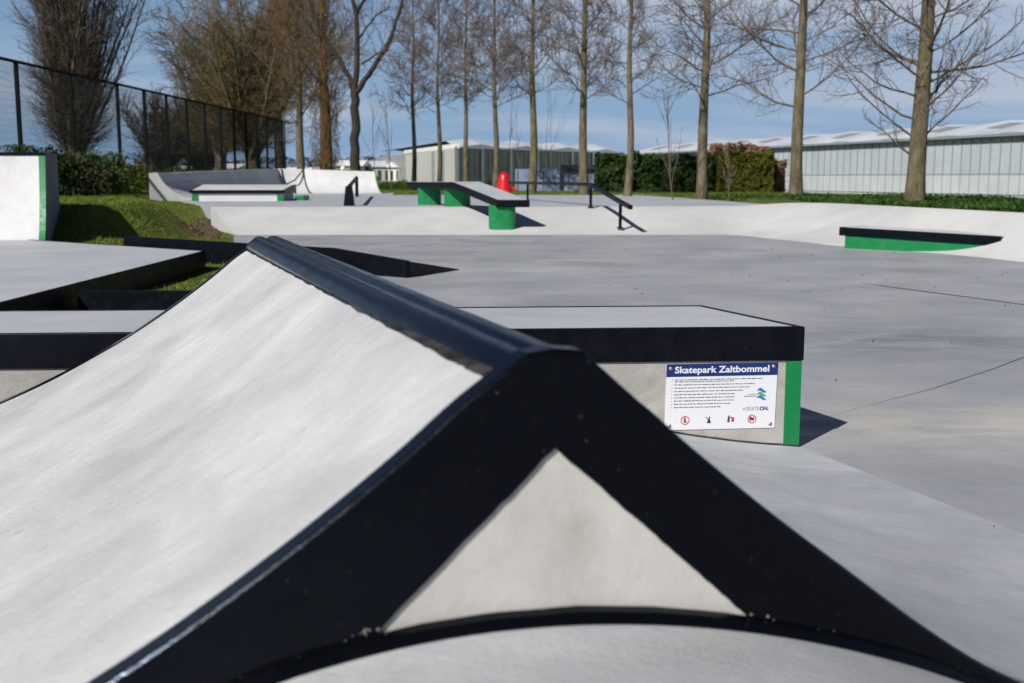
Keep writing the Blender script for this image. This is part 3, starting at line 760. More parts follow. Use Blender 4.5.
def row_tree(px, d, dia, crown, label, seed, h=13.5, lean=0, low=False, dens=1.0, mtw='twig', steep=0, bk='bark'):
    x = (px-512)/1138*d*1.0
    rnd = random.Random(seed); z0 = hterr(x, d)-.05
    t = thing('bare_tree', (x, d, z0), label, 'tree', 'bare tall trees in a row behind the park')
    tr = MB(); tw = MB()
    n = 14; pts = []; rad = []
    r0 = dia/2
    wx, wy = rnd.uniform(0, 9), rnd.uniform(0, 9)
    for i in range(n+1):
        f = i/n; z = h*f
        pts.append(Vector((x+lean*f*h+.16*noise.noise(Vector((wx, f*3.2, 0))), d+.16*noise.noise(Vector((wy, f*3.2, 5))), z0+z)))
        flare = 1+.18*math.exp(-z/.25)
        rad.append(max(.02, r0*flare*(1-f*.88)))
    tr.tube(pts, rad, 10, False)
    # knots
    dirs = [Vector((0, 0, 1))]*(n+1)
    nl = int(48*dens*rnd.uniform(.85, 1.1)); az = rnd.random()*6
    for i in range(nl):
        zc = lerp(crown-.7, h*.97, (i/nl)**.9+rnd.uniform(-.01, .01)); f = zc/h
        p, dd_ = along(pts, dirs, max(.02, min(.99, f))); az += 2.4+rnd.uniform(-.5, .5)
        rel = max(0, (zc-crown)/(h-crown))
        ang = lerp(1.30, .75, rel)+rnd.uniform(-.15, .2)-steep
        L = (1.45 if steep else 1)*lerp(3.5, 1.7, rel)*rnd.uniform(.6, 1.1)*(.75 if dia < .36 else 1)
        r = min(r0*(1-f*.85)*.28, .042)*rnd.uniform(.55, 1)
        q, e = branch(tr, p, tilt_dir(Vector((0, 0, 1)), ang, az), L, r, .010, rnd, 7, .10, .075, 5)
        spray(tw, q, e, L, rnd, int(9*L**.5+2), 9, .42, .85, .05, .0060 if d < 50 else .0078, .10)
    if low:
        for zc, azz, L, ang in ((1.5, .4, 2.2, .95), (1.55, 3.3, 2.6, 1.15), (2.0, 3.0, 3.0, 1.35), (1.9, 1.0, 2.3, 1.2), (2.5, 2.6, 2.8, 1.3), (2.8, .2, 2.8, 1.15), (1.1, 3.2, 1.6, .95), (3.2, 3.4, 3.0, 1.3), (2.3, 5.2, 2.2, 1.2), (3.5, .1, 3.2, 1.1)):
            p, dd_ = along(pts, dirs, zc/h)
            q, e = branch(tr, p, Vector((math.cos(azz)*math.sin(ang), math.sin(azz)*math.sin(ang), math.cos(ang))), L, .03, .008, rnd, 7, .09, .08, 5)
            spray(tw, q, e, L, rnd, 10, 6, .38, .8, .06, .005, .15)
    tr.build('trunk', M[bk], t, smooth=True); tw.build('crown', M[mtw], t)
    return t

row_tree(916, 27, .43, 3.3, 'nearest bare tree at the right with thick lichened trunk and low drooping twigs', 21, 12.5, .012, True)
row_tree(793, 36, .40, 3.6, 'bare tree with straight trunk between the golden hedge and the rightmost tree', 22, 13, 0.004)
row_tree(700, 42, .42, 4.2, 'slightly crooked bare tree before the right end of the dark hedge', 23, 13, .006)
row_tree(627, 48, .33, 4.6, 'slim pale trunked bare tree at the left end of the dark hedge', 24, 13, .003)
row_tree(582, 54, .46, 5.0, 'bare tree beside the low blue grey shed, directly left of the slim pale one', 25, 14, .004)
row_tree(532, 60, .47, 5.4, 'bare tree rising behind the flat part of the black handrail', 26, 14, .002)
row_tree(495, 66, .38, 5.6, 'bare tree rising directly behind the red bollard', 27, 14, .004)
row_tree(467, 70, .34, 5.8, 'bare tree in front of the corner of the glasshouse facade', 28, 14.5, .0)
row_tree(440, 76, .36, 6.2, 'bare tree in front of the middle of the white glasshouse side wall', 29, 14.5, 0, mtw='twig_bud')
row_tree(415, 82, .38, 5.6, 'bare tree at the left end of the white glasshouse side wall', 30, 14.5, 0, mtw='twig_bud')

def vase_tree(px, d, label, seed, stems, h, spread, trunk_r, fork, mt, mw, name='bare_tree', n2=16, n3=7, up=.06, rt=.008, lenk=.33, trunk_h=None, stemcurve=.09, ang=(.05, .45), cat='tree', group=None, tang=.55, thick=1.0):
    x = (px-512)/1138*d; rnd = random.Random(seed); z0 = hterr(x, d)-.1
    t = thing(name, (x, d, z0), label, cat, group); tr = MB(); tw = MB()
    base_ = Vector((x, d, z0))
    tr.tube([base_, base_+Vector((0, 0, fork*.5)), base_+Vector((.05, 0, fork))], [trunk_r*1.25, trunk_r, trunk_r*.85], 10, False)
    for i in range(stems):
        az = 6.283*i/stems+rnd.uniform(-.4, .4); a = lerp(ang[0], ang[1], rnd.random()**.7)
        p = base_+Vector((math.cos(az)*trunk_r*.5, math.sin(az)*trunk_r*.5, fork*rnd.uniform(.75, 1.0)))
        L = (h-fork)*rnd.uniform(.75, 1.05)/max(.6, math.cos(a))*(.85 if a > .4 else 1)
        q, e = branch(tr, p, tilt_dir(Vector((0, 0, 1)), a*spread, az), L, trunk_r*rnd.uniform(.16, .34)*thick, .015, rnd, 9, .05, stemcurve, 5)
        spray(tw, q, e, L*.42, rnd, n2, n3, lenk*2, tang, up, rt, .06)
    tr.build('trunk', mt, t, smooth=True); tw.build('crown', mw, t); return t

vase_tree(80, 56, 'large bare vase shaped tree standing alone behind the fence at the far left', 41, 54, 12.5, 1.0, .42, .7, M['bark_grey'], M['twig_vase'], n2=30, n3=10, ang=(.02, .27), lenk=.25, rt=.0085, stemcurve=.035, up=.09, tang=.8, thick=.9)
vase_tree(256, 84, 'wide golden brown bare willow fanning out above the end of the fence', 42, 26, 14.5, 1.0, .6, 2.0, M['bark'], M['twig_gold'], n2=40, n3=14, ang=(.05, .60), up=.02, rt=.012, lenk=.30, tang=1.0, stemcurve=.03, thick=1.5)
vase_tree(224, 96, 'second golden brown bare willow partly hidden, left of the wide one', 43, 26, 14, 1.0, .5, 2.2, M['bark'], M['twig_gold'], n2=40, n3=13, ang=(.05, .50), up=.02, rt=.013, lenk=.30, tang=1.0, stemcurve=.03, thick=1.4)
row_tree(303, 78, .62, 4.5, 'bare tree with a slim straight grey trunk just right of the fence end', 44, 15, 0, mtw='twig_brown', dens=1.2, steep=.5)
tt_ = row_tree(328, 74, .95, 4.6, 'thick shaggy brown trunked bare tree between the slim grey one and the dark forked one', 45, 15, 0, mtw='twig_gold', dens=1.3, steep=.5, bk='ivy_bark')
row_tree(283, 92, .7, 6.0, 'bare golden brown tree standing directly behind the end of the fence', 48, 15, 0, mtw='twig_brown', dens=1.2, steep=.55, bk='bark_grey')
sh = MB(); rnd = random.Random(7); bx_, by_, bz_ = tt_.location
for i in range(900):
    a = rnd.random()*6.28; z = rnd.uniform(.1, 6.5); r = .6+rnd.uniform(-.05, .35); p = Vector((bx_+math.cos(a)*r, by_+math.sin(a)*r, bz_+z))
    branch(sh, p, Vector((rnd.gauss(0, .3), rnd.gauss(0, .3), rnd.choice((-1, 1)))).normalized(), rnd.uniform(.4, 1.1), .014, .006, rnd, 2, .25, 0, 3)
sh.build('trunk_shoots', M['twig_gold'], tt_)

# dark forked tree
def forked():
    d = 68; x = (357-512)/1138*d; rnd = random.Random(77); z0 = hterr(x, d)-.05
    t = thing('bare_tree', (x, d, z0), 'dark bare tree forking into three heavy black limbs behind the bowl wall', 'tree'); tr = MB(); tw = MB()
    def W3(px, py, dd=0):
        D_ = d+dd; return Vector(((px-512)/1138*D_, D_, 1.3+(178-py)/1138*D_))
    limbs = [([W3(357, 192), W3(357, 150), W3(358, 110), W3(358, 94)], [.36, .27, .25, .26]),
             ([W3(358, 97), W3(352, 80), W3(340, 58), W3(326, 38), W3(316, 12), W3(310, -25)], [.17, .14, .11, .09, .06, .03]),
             ([W3(358, 97), W3(361, 60), W3(361, 20), W3(352, -15), W3(350, -60)], [.19, .16, .13, .10, .05]),
             ([W3(358, 97), W3(372, 78), W3(388, 55), W3(400, 28), W3(409, -4), W3(416, -40)], [.18, .15, .13, .10, .08, .04]),
             ([W3(361, 20), W3(372, 2), W3(385, -30)], [.10, .08, .03]), ([W3(366, 68, -1), W3(380, 58, -1), W3(396, 54, -2)], [.06, .05, .02]),
             ([W3(362, 45, 1), W3(380, 22, 2), W3(394, 14, 2)], [.06, .05, .02]), ([W3(340, 58), W3(328, 60, 2), W3(312, 50, 2)], [.05, .04, .02])]
    for pts, rad in limbs:
        # refine and roughen
        P2 = []; R2 = []
        for (a, b), (ra, rb_) in zip(zip(pts, pts[1:]), zip(rad, rad[1:])):
            for k in range(4):
                P2.append(a.lerp(b, k/4)+Vector((rnd.gauss(0, .03), rnd.gauss(0, .03), 0))); R2.append(lerp(ra, rb_, k/4))
        P2.append(pts[-1]); R2.append(rad[-1]); tr.tube(P2, R2, 8, False)
        if len(pts) > 2 and rad[0] < .3:
            dirs = [(P2[min(i+1, len(P2)-1)]-P2[max(i-1, 0)]).normalized() for i in range(len(P2))]
            spray(tw, P2, dirs, 5, rnd, 26 if len(pts) > 3 else 12, 9, .5, 1.0, .03, .009, .15)
    tr.build('trunk', M['bark_dark'], t, smooth=True); tw.build('crown', M['twig_brown'], t)
forked()
vase_tree(168, 118, 'round dense brown bush-like tree seen low through the fence', 46, 44, 8.2, 1.0, .3, .6, M['bark_grey'], M['twig_dark'], n2=24, n3=8, ang=(.05, .85), rt=.02, lenk=.35)
vase_tree(205, 122, 'lower dense brown tree behind the fence under the willows', 47, 40, 7.5, 1.0, .3, .6, M['bark_grey'], M['twig_brown'], n2=24, n3=8, ang=(.05, .8), rt=.02, lenk=.35)

def sapling(px, d, h, label, seed, lean=0, n=6, mw='twig'):
    x = (px-512)/1138*d; rnd = random.Random(seed); z0 = hterr(x, d)-.03
    t = thing('sapling', (x, d, z0), label, 'young tree', 'thin bare saplings'); a = MB(); b = MB()
    q, e = branch(a, Vector((x, d, z0)), Vector((lean, 0, 1)).normalized(), h, .03, .006, rnd, 6, .04, .03, 5)
    for i in range(n):
        p, dd_ = along(q, e, rnd.uniform(.12, .8)); q2, e2 = branch(b, p, tilt_dir(dd_, rnd.uniform(.25, .6), rnd.random()*6.28), h*rnd.uniform(.2, .5), .012, .004, rnd, 4, .07, .08, 3)
        spray(b, q2, e2, h*.25, rnd, 4, 2, .4, .5, .08, .004)
    a.build('trunk', M['bark_grey'], t, smooth=True); b.build('crown', M[mw], t)
sapling(672, 40, 4.3, 'thin bare sapling left of the crooked trunked tree, its whips leaning left', 51, -.16, 11)
sapling(727, 40, 1.9, 'low bare twiggy sapling in front of the golden hedge', 52, -.02, 9, 'twig_bud')
sapling(393, 60, 5.5, 'thin bare sapling standing right of the bowl wall green edge', 53, 0, 10)
sapling(376, 74, 6.0, 'thin bare sapling behind the right part of the bowl wall', 54, -.02, 9)
for i, (px, d, h) in enumerate(((508, 92, 7.5), (521, 95, 6.8), (545, 92, 7.6), (552, 96, 8.0))):
    sapling(px, d, h, ['leftmost of the thin whips before the glasshouse facade', 'second thin whip from the left before the glasshouse facade', 'third thin whip from the left before the glasshouse facade', 'rightmost of the thin whips before the glasshouse facade'][i], 60+i, 0, 5)

# ------------------------------------------------------------------ hedges and shrubs
def hedge(x0, x1, y0, y1, h, label, n, m, seed, leaf=.07, rough=.12, top=None):
    rnd = random.Random(seed); z0 = hterr((x0+x1)/2, y0)-.03
    t = thing('hedge', ((x0+x1)/2, (y0+y1)/2, z0), label, 'hedge'); w = MB()
    for i in range(n):
        f = rnd.random(); u = rnd.uniform(x0, x1); v = rnd.uniform(y0, y1); z = h*rnd.random()
        k = rnd.random()
        if k < .5: v = y0+abs(rnd.gauss(0, .10))
        elif k < .75: z = h-abs(rnd.gauss(0, .09))
        elif k < .87: u = x0+abs(rnd.gauss(0, .1))
        elif k < .97: u = x1-abs(rnd.gauss(0, .1))
        bmp = rough*noise.noise(Vector((u*1.4, v*1.4, z*1.6)))+rough*.6*noise.noise(Vector((u*4, v*4, z*4)))
        p = Vector((u, v-bmp*2, z0+z+bmp*1.4*(z/h))); w.leaf(p, leaf*rnd.uniform(.6, 1.4), rnd)
    w.build('foliage', m, t)
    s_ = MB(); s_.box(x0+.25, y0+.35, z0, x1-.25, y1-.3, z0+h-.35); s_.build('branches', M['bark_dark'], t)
    return t
hedge(4.75, 11.2, 64, 66, 2.02, 'long dark green clipped hedge in front of the glasshouses', 30000, M['hedge'], 71, rough=.24)
hedge(11.35, 14.4, 63.2, 65.2, 2.22, 'square golden green clipped hedge right of the dark hedge', 15000, M['hedge_y'], 72, rough=.13)
hedge(11.6, 14.8, 66.2, 68, 2.65, 'dry pinkish brown beech hedge showing above and behind the golden hedge', 9000, M['hedge_p'], 73, rough=.22)
hedge(14.6, 15.4, 64.6, 66.5, 1.75, 'small rounded dry pinkish shrub at the right end of the golden hedge', 4000, M['hedge_p'], 74, rough=.25)

def shrub(x, y, rx, rz, label, n, m, seed, leaf=.05, cat='shrub'):
    rnd = random.Random(seed); z0 = hterr(x, y)-.05
    t = thing('shrub', (x, y, z0), label, cat, 'shrubs along the foot of the fence'); w = MB(); s_ = MB()
    for i in range(9):
        a = rnd.random()*6.28; s_.tube([(x, y, z0), (x+math.cos(a)*rx*.4, y+math.sin(a)*rx*.4, z0+rz*.6), (x+math.cos(a)*rx*.7, y+math.sin(a)*rx*.7, z0+rz*1.1)], [.02, .014, .005], 4, False)
    for i in range(n):
        a = rnd.random()*6.28; c = rnd.random(); r = rnd.random()**.4
        nz = noise.noise(Vector((math.cos(a)*2+x, math.sin(a)*2+y, c*3)))
        rr = rx*r*(1+.45*nz)*math.sqrt(max(.05, 1-c*c*.85)); zz = rz*c*(1+.35*nz)
        w.leaf((x+math.cos(a)*rr, y+math.sin(a)*rr*.8, z0+zz), leaf*rnd.uniform(.5, 1.5), rnd)
    w.build('foliage', m, t); s_.build('stems', M['bark_dark'], t)
M['shrub_y'] = veg('yellowish_leaf', (.06, .09, .012), (.16, .19, .03), 4)
M['bramble'] = veg('bramble_leaf', (.022, .040, .012), (.085, .070, .03), 5)
shl = [(-13.9, 33.5, 1.2, 1.35, 'dark green shrub rising just behind the top of the left quarter pipe', 3200, 'shrub'),
       (-13.2, 34.4, 1.2, 1.15, 'dark bramble bush immediately right of the left quarter pipe', 5200, 'bramble'),
       (-13.5, 36.4, 1.3, 1.05, 'leafy bramble bush below the large vase shaped tree', 5200, 'shrub'),
       (-14.2, 38.6, 1.3, .95, 'dense low bush right of the large vase shaped tree', 5200, 'bramble'),
       (-14.4, 41.0, 1.1, 1.25, 'yellowish green bush at the fence in the fourth bay', 3600, 'shrub_y'),
       (-14.6, 44.0, 1.0, .95, 'yellow green weedy bush behind the left tip of the bowl wing', 3200, 'shrub_y'),
       (-14.0, 48.5, 1.4, .85, 'low green bush along the fence behind the bowl wing', 3000, 'shrub'),
       (-14.3, 38.2, 1.1, 1.25, 'upright green shrub touching the fence posts', 3000, 'shrub')]
for i, (x, y, rx, rz, lb, n, m) in enumerate(shl): shrub(x, y, rx, rz, lb, n, M[m], 80+i)

# rough ground cover strips and grass blades
w_ = MB(); rnd = random.Random(9)
for i in range(26000):
    y = rnd.uniform(20, 46); e = bank_edge(min(y, 29)); x = e+.5+abs(rnd.gauss(0, 1))*2.2+max(0, (y-30))*.15
    if y > 34: x = rnd.uniform(7.4, 20)
    nz = noise.noise(Vector((x*.8, y*.8, 0)))
    w_.leaf((x, y, hterr(x, y)+rnd.random()*(.10+.16*max(0, nz))), rnd.uniform(.025, .06), rnd)
tag(w_.build('ground_cover', M['weed']), kind='stuff', label='rough green weeds growing behind the right hand bank')
w_ = MB()
for i in range(90000):
    k = rnd.random()
    if k < .35: y = rnd.uniform(11.5, 24); x = rnd.uniform(-11, -1.6)
    elif k < .8: y = rnd.uniform(20, 42); x = rnd.uniform(-17, -5.4)
    else: y = rnd.uniform(51.8, 70); x = rnd.uniform(-9, 16)
    if y < 17.7 and x < -4.45: continue
    if x < -4.2 and y < 20.5 and (x < -4.5 - (y-16.7)*1.268 or y < 16.7): continue
    if y > 17.8 and y < 26.4 and x > -4.25-(y-17.75)*.25: continue
    if 26.2 <= y < 58.7 and -13 < x < 7.2 and x > -6.3-(y-26.2)*.40 and not (y > 51.7 and x > -5.4): continue
    if y < 17.7 and (x > -2.6 or (y > 14 and x > -1.4-(y-14.9)*1.0)): continue
    z = hterr(x, y); hgt = rnd.uniform(.02, .055)*(1+.9*max(0, noise.noise(Vector((x*.7, y*.7, 4)))))*(1.6 if y > 50 else 1)
    a = rnd.random()*6.28; b = .010*(2 if y > 50 else 1); lx, ly = rnd.gauss(0, .02), rnd.gauss(0, .02)
    w_.poly([(x-b*math.cos(a), y-b*math.sin(a), z-.005), (x+b*math.cos(a), y+b*math.sin(a), z-.005), (x+lx, y+ly, z+hgt)])
tag(w_.build('grass', M['blade']), kind='stuff', label='short green grass on the slope left of the park')
# clods along the bank side
w_ = MB()
for i in range(260):
    f = rnd.random(); x = lerp(-6.4, -8.2, f)-abs(rnd.gauss(.15, .35)); y = lerp(25.2, 31.5, f)
    blob(w_, (x, y, hterr(x, y)+.01), rnd.uniform(.015, .06), i)
tag(w_.build('soil_clods', M['soil']), kind='stuff', label='brown soil clods along the left side of the bank')

# ------------------------------------------------------------------ glasshouses and far buildings
M['gh_wall'] = concrete('greenhouse_panel', (.50, .56, .60), (.38, .44, .48), (.50, .53, .52), 0, (3, 3, .25), .4, (.25, .5), 0, .8, .2, .02)
M['gh_low'] = concrete('greenhouse_lower_panel', (.60, .64, .66), (.46, .50, .53), (.5, .5, .48), 0, (3, 3, .25), .4, (.3, .5), 0, .8, .2, .02)
M['gh_roof'] = concrete('whitened_roof_glass', (.66, .69, .73), (.40, .44, .50), (.7, .7, .7), 0, (.2, 1, 1), .3, (.3, .6), 0, .8, .1, .02)
M['gh_frame'] = mat('greenhouse_frame', (.24, .27, .29), .5)
M['gh_dirty'] = concrete('dirty_glazing', (.40, .40, .37), (.20, .205, .195), (.24, .21, .15), 0, (1.2, 1.2, .15), .8, (.25, .5), 0, 1, .4, .02)
M['cream'] = concrete('cream_cladding', (.52, .52, .48), (.42, .42, .39), (.46, .45, .40), 0, (1, 1, 1), .3, (.5, .7), 0, .6, .1, .02)
M['white'] = mat('white_trim', (.78, .78, .77), .5)
M['dark'] = mat('dark_opening', (.03, .032, .036), .6)
def glasshouse(label, a, b, eave, z0, bay, rh, depth, wallm, panes=1.0, post=None, vents=True, low=None, rise=.8, back=None):
    A = Vector((*a, 0)); B = Vector((*b, 0)); L = (B-A).length; d = (B-A).normalized(); n = Vector((-d.y, d.x, 0))
    if n.x < 0 and abs(n.x) > .5: n = -n
    if n.y < 0 and abs(n.y) >= .5: n = -n
    if back: n = Vector((*back, 0)).normalized()
    def G(l, k, z): p = A+d*l+n*k; return (p.x, p.y, z)
    t = thing('glasshouse', (A.x, A.y, z0), label, 'glasshouse')
    w = MB(); w.prism([G(0, 0, 0)[:2], G(L, 0, 0)[:2], G(L, depth, 0)[:2], G(0, depth, 0)[:2]], z0-.5, eave-.05); w.build('wall', wallm, t)
    nb_ = round(L/bay); bw_ = L/nb_
    w = MB(); v = MB()
    for i in range(nb_):
        l0 = i*bw_; l1 = l0+bw_; m_ = (l0+l1)/2
        w.prism_pts = None
        for (p, q) in (((l0, eave), (m_, eave+rh)), ((m_, eave+rh), (l1, eave))):
            k0, k1 = 5.0, (p[1]-eave)*.0
            w.quad(G(p[0], -.3, p[1]), G(q[0], -.3, q[1]), G(q[0], k0, q[1]+rise), G(p[0], k0, p[1]+rise))
            w.quad(G(p[0], k0, p[1]+rise), G(q[0], k0, q[1]+rise), G(q[0], depth, q[1]+rise), G(p[0], depth, p[1]+rise))
        w.poly([G(l0, -.28, eave-.02), G(l1, -.28, eave-.02), G(m_, -.28, eave+rh-.03)])
        if vents:
            v = MB()
            la, lb = l0+bw_*.10, l0+bw_*.34
            za, zb = eave+rh*.2+.03, eave+rh*.68+.03
            v.quad(G(la, 2.2, za+rise*.47), G(lb, 2.2, zb+rise*.47), G(lb, 4.2, zb+rise*.84), G(la, 4.2, za+rise*.84)); v.build('vent', M['gh_frame'], t)
    w.build('roof', M['gh_roof'], t)
    w = MB()
    nm = round(L/panes)
    for i in range(nm+1):
        l = L*i/nm; w.prism([G(l-.035, -.06, 0)[:2], G(l+.035, -.06, 0)[:2], G(l+.035, -.003, 0)[:2], G(l-.035, -.003, 0)[:2]], z0-.2, eave-.06)
    for z, hh in ((eave-.16, .16), (z0+(eave-z0)*.30, .07)):
        w.prism([G(0, -.07, 0)[:2], G(L, -.07, 0)[:2], G(L, -.062, 0)[:2], G(0, -.062, 0)[:2]], z, z+hh)
    w.build('frame', M['gh_frame'], t)
    w = MB(); w.prism([G(-.2, -.42, 0)[:2], G(L, -.42, 0)[:2], G(L, -.30, 0)[:2], G(-.2, -.30, 0)[:2]], eave-.08, eave+.09); w.build('gutter', M['white'] if not vents else M['gh_frame'], t)
    if low:
        w = MB(); w.prism([G(0, -.055, 0)[:2], G(L, -.055, 0)[:2], G(L, -.004, 0)[:2], G(0, -.004, 0)[:2]], z0-.2, z0+(eave-z0)*.30); w.build('lower_panels', low, t)
    if post:
        for l in post:
            if l < L:
                w = MB(); w.prism([G(l-.22, -.16, 0)[:2], G(l+.22, -.16, 0)[:2], G(l+.22, -.08, 0)[:2], G(l-.22, -.08, 0)[:2]], z0-.2, eave-.09); w.build('column', M['white'], t)
    return t
glasshouse('long pale blue grey glasshouse with whitened roof stretching across the right background', (39.5, 53), (13.6, 144.5), 4.12, .4, 7.0, .16, 45, M['gh_wall'], 1.0, low=M['gh_low'], rise=1.15)
glasshouse('grey glazed glasshouse facade with white columns behind the middle of the tree row', (-5.9, 120), (14.0, 146), 4.45, .4, 8.0, .38, 60, M['gh_dirty'], .8, post=[.3, 4.5, 9.5, 14.5, 21.5, 26], vents=False, back=(-7.0, 27))
# cream side building joined to its corner
t = thing('white_shed', (-9.6, 133, .4), 'long cream white building side wall left of the grey glazed facade', 'building')
w_ = MB(); w_.prism([(-5.95, 119.9), (-13.5, 146), (-11.0, 147), (-3.5, 124.2)], 0, [4.4, 4.4, 4.9, 5.0]); w_.build('wall', M['cream'], t)
w_ = MB(); wall(w_, (-5.75, 119.7), (-13.7, 146.3), 4.35, (4.85, 4.75), .35); w_.build('roof_edge', M['white'], t)
for f in (.18, .36):
    w_ = MB()
    p = Vector((-5.95, 119.9, 0)).lerp(Vector((-13.5, 146, 0)), f); q = Vector((-5.95, 119.9, 0)).lerp(Vector((-13.5, 146, 0)), f+.05)
    w_.prism([(p.x-.08, p.y), (p.x-.01, p.y), (q.x-.01, q.y), (q.x-.08, q.y)], .4, 4.2)
    w_.build('door_post', M['gh_frame'], t)
# low shed
t = thing('low_shed', (3.4, 72, .4), 'low blue grey shed with dark flat roof behind the handrail, left of the dark hedge', 'shed')
w_ = MB(); w_.box(.2, 72, .3, 5.3, 75, 1.85); w_.build('wall', mat('shed_blue', (.20, .24, .36), .6), t)
w_ = MB(); w_.box(3.1, 71.7, 1.855, 5.5, 75.2, 2.12); w_.build('roof', M['dark'], t)
w_ = MB()
rib_m = mat('shed_rib', (.11, .13, .20), .6)
for i in range(4):
    w_ = MB(); w_.box(.3+i*1.6, 71.96, .4, .38+i*1.6, 71.995, 1.8); w_.build('cladding_rib', rib_m, t)
# far low buildings
def far_house(x0, x1, y, h, label, roofm, wallm, rh=.9, win=3):
    t = thing('far_building', ((x0+x1)/2, y, .4), label, 'building'); w = MB(); w.box(x0, y, .2, x1, y+10, h); w.build('wall', wallm, t)
    w = MB(); w.poly([(x0-.3, y-.3, h-.05), (x1+.3, y-.3, h-.05), (x1+.3, y+5, h+rh), (x0-.3, y+5, h+rh)]); w.poly([(x0-.3, y+10.3, h-.05), (x1+.3, y+10.3, h-.05), (x1+.3, y+5, h+rh), (x0-.3, y+5, h+rh)])
    for x in (x0-.28, x1+.28): w.poly([(x, y-.3, h-.05), (x, y+10.3, h-.05), (x, y+5, h+rh)])
    w.build('roof', roofm, t)
    for i in range(win):
        xa = lerp(x0, x1, (i+.25)/win); w = MB(); w.box(xa, y-.05, 1.0, xa+(x1-x0)/win*.5, y-.003, h-.5); w.build('window', M['dark'], t)
gr = mat('slate_roof', (.12, .13, .14), .7)
far_house(-24.5, -21.0, 160, 3.0, 'leftmost far white roofed building behind the right part of the bowl wall', M['white'], M['cream'], .8)
far_house(-20.6, -17.4, 165, 2.9, 'far low grey building with pale roof between the two saplings', M['gh_roof'], mat('grey_render', (.35, .36, .36), .8), .9)
far_house(-17.0, -14.4, 158, 2.8, 'far low white building touching the left end of the cream wall', M['white'], M['white'], .7)
far_house(-33.5, -27.5, 160, 2.4, 'far flat white building seen between the slim trunk and the fence end', M['white'], M['white'], .4, 4)
far_house(-50, -45.5, 170, 3.4, 'far pale building seen low through the middle of the fence', gr, M['cream'], 1.0)
far_house(-38.5, -36, 150, 2.6, 'far small white building seen through the end of the fence', M['white'], M['white'], .6, 2)
w_ = MB(); rnd = random.Random(4)
for i in range(16000):
    x = rnd.uniform(-75, 60); h_ = 5.2+1.8*noise.noise(Vector((x*.06, 0, 2)))+.8*noise.noise(Vector((x*.5, 0, 2)))
    if x > -8: h_ -= 1.5
    w_.leaf((x, 225+rnd.uniform(0, 8), .4+rnd.random()*(h_-.4)), rnd.uniform(.15, .4), rnd)
tag(w_.build('distant_wood', M['twig_dark']), kind='stuff', label='dark line of far off trees along the horizon')
# low dark plants on the grass line in the far middle
w_ = MB()
for i in range(6000):
    x = rnd.uniform(-12, 6); y = rnd.uniform(88, 92); w_.leaf((x, y, .45+rnd.random()*(.5+.5*noise.noise(Vector((x, 0, 0))))), rnd.uniform(.04, .09), rnd)
tag(w_.build('low_plants', M['weed']), kind='stuff', label='low dark green plants in front of the cream building')
# lamp globe beyond the bowl wall
t = thing('globe_lamp', (-9.4, 64, .5), 'small white globe lamp peeping over the back bowl wall', 'lamp')
w_ = MB(); w_.tube([(-9.4, 64, .4), (-9.4, 64, 1.65)], .04, 8); w_.build('post', M['gh_frame'], t)
w_ = MB(); w_.lathe([(.02, 0), (.11, .06), (.15, .16), (.11, .26), (.02, .31)], (-9.4, 64, 1.65), 14); w_.build('globe', M['white'], t, smooth=True)

# ------------------------------------------------------------------ camera, light, world
cam = bpy.data.cameras.new('camera'); co = bpy.data.objects.new('camera', cam); COL.objects.link(co)
co.location = (0, 0, 1.3); co.rotation_euler = (R(90-8.18), 0, 0)
cam.sensor_width = 36; cam.lens = 40.0; cam.clip_end = 3000; cam.clip_start = .05
cam.dof.use_dof = True; cam.dof.focus_distance = 5.6; cam.dof.aperture_fstop = 4.0
S.camera = co
EL = R(40); sd = Vector((-.57*math.cos(EL), -.82*math.cos(EL), math.sin(EL))).normalized()
sl_ = bpy.data.lights.new('sun', 'SUN'); sl_.energy = 5.0; sl_.angle = R(.53); sl_.color = (1, .955, .89)
so_ = bpy.data.objects.new('sun', sl_); COL.objects.link(so_); so_.rotation_euler = sd.to_track_quat('Z', 'Y').to_euler(); so_.location = (-10, -10, 20)
wd = bpy.data.worlds.new('World'); S.world = wd; wd.use_nodes = True
nt = wd.node_tree; L = nt.links; bg = nt.nodes['Background']
sky = nt.nodes.new('ShaderNodeTexSky'); sky.sky_type = 'NISHITA'; sky.sun_disc = False
sky.sun_elevation = EL; sky.sun_rotation = math.atan2(sd.x, sd.y); sky.air_density = 1.0; sky.dust_density = .6; sky.ozone_density = 2.0
tc = nt.nodes.new('ShaderNodeTexCoord'); mp = nt.nodes.new('ShaderNodeMapping'); mp.inputs['Scale'].default_value = (1.0, 1.0, 9.0); mp.inputs['Location'].default_value = (.35, .2, .1)
L.new(tc.outputs['Generated'], mp.inputs['Vector'])
nz = nt.nodes.new('ShaderNodeTexNoise'); nz.inputs['Scale'].default_value = 2.3; nz.inputs['Detail'].default_value = 9; nz.inputs['Roughness'].default_value = .55; nz.inputs['Distortion'].default_value = .35
L.new(mp.outputs['Vector'], nz.inputs['Vector'])
mr = nt.nodes.new('ShaderNodeMapRange'); mr.inputs['From Min'].default_value = .43; mr.inputs['From Max'].default_value = .66; mr.inputs['To Max'].default_value = .9
L.new(nz.outputs['Fac'], mr.inputs['Value'])
mx = nt.nodes.new('ShaderNodeMix'); mx.data_type = 'RGBA'; mx.inputs['B'].default_value = (6.6, 7.3, 8.6, 1)
tint = nt.nodes.new('ShaderNodeMix'); tint.data_type = 'RGBA'; tint.blend_type = 'MULTIPLY'; tint.inputs['Factor'].default_value = 1
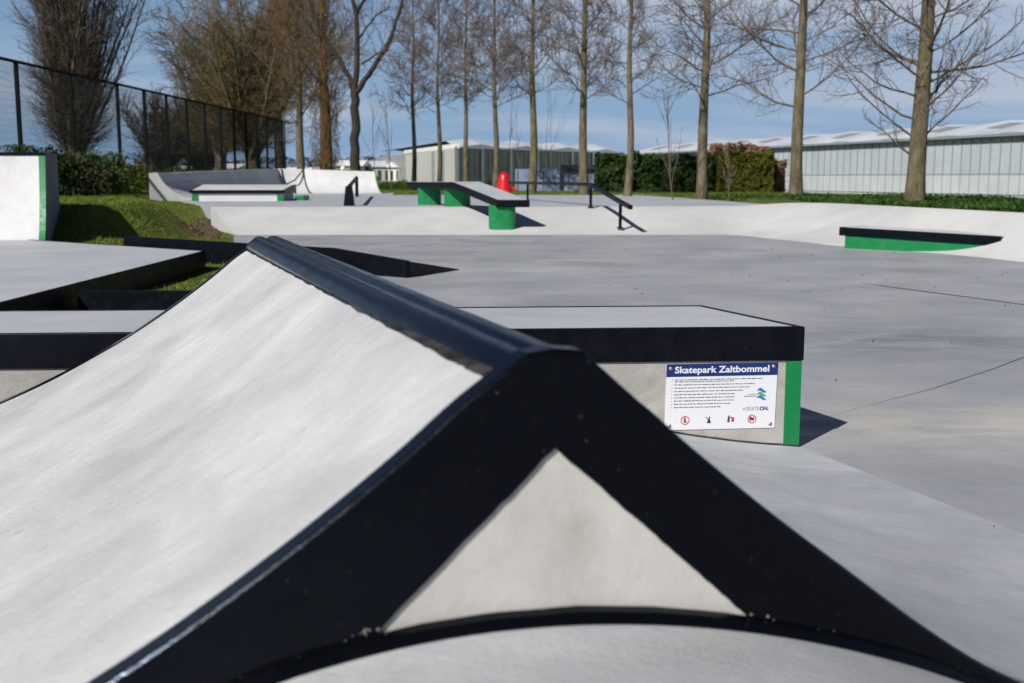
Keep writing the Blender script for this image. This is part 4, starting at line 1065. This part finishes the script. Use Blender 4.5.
sx_ = nt.nodes.new('ShaderNodeSeparateXYZ'); L.new(tc.outputs['Generated'], sx_.inputs['Vector'])
cr = nt.nodes.new('ShaderNodeValToRGB'); L.new(sx_.outputs['Z'], cr.inputs['Fac']); cr.color_ramp.interpolation = 'EASE'
els = cr.color_ramp.elements; els[0].position = 0; els[0].color = (.58, .70, 1.0, 1); els[1].position = .62; els[1].color = (.14, .19, .28, 1)
e = els.new(.10); e.color = (.74, .82, 1.0, 1)
e = els.new(.25); e.color = (.40, .52, .72, 1)
L.new(cr.outputs['Color'], tint.inputs['B'])
L.new(sky.outputs['Color'], tint.inputs['A'])
fd_ = nt.nodes.new('ShaderNodeMapRange'); fd_.inputs['From Min'].default_value = .15; fd_.inputs['From Max'].default_value = .30; fd_.inputs['To Min'].default_value = 1; fd_.inputs['To Max'].default_value = .08
L.new(sx_.outputs['Z'], fd_.inputs['Value']); mm = nt.nodes.new('ShaderNodeMath'); mm.operation = 'MULTIPLY'; L.new(fd_.outputs['Result'], mm.inputs[0]); L.new(mr.outputs['Result'], mm.inputs[1])
L.new(mm.outputs[0], mx.inputs['Factor']); hz_ = nt.nodes.new('ShaderNodeMapRange'); hz_.inputs['From Min'].default_value = .02; hz_.inputs['From Max'].default_value = .24; hz_.inputs['To Min'].default_value = 1; hz_.inputs['To Max'].default_value = 0
L.new(sx_.outputs['Z'], hz_.inputs['Value']); hm = nt.nodes.new('ShaderNodeMix'); hm.data_type = 'RGBA'; hm.inputs['B'].default_value = (3.3, 5.2, 7.9, 1)
L.new(hz_.outputs['Result'], hm.inputs['Factor']); L.new(tint.outputs['Result'], hm.inputs['A']); L.new(hm.outputs['Result'], mx.inputs['A']); L.new(mx.outputs['Result'], bg.inputs['Color'])
bg.inputs['Strength'].default_value = .07
S.view_settings.view_transform = 'Standard'; S.view_settings.look = 'None'; S.view_settings.gamma = 1; S.view_settings.use_curve_mapping = False
S.view_settings.exposure = 0.10
S.render.engine = 'CYCLES'; S.cycles.max_bounces = 6
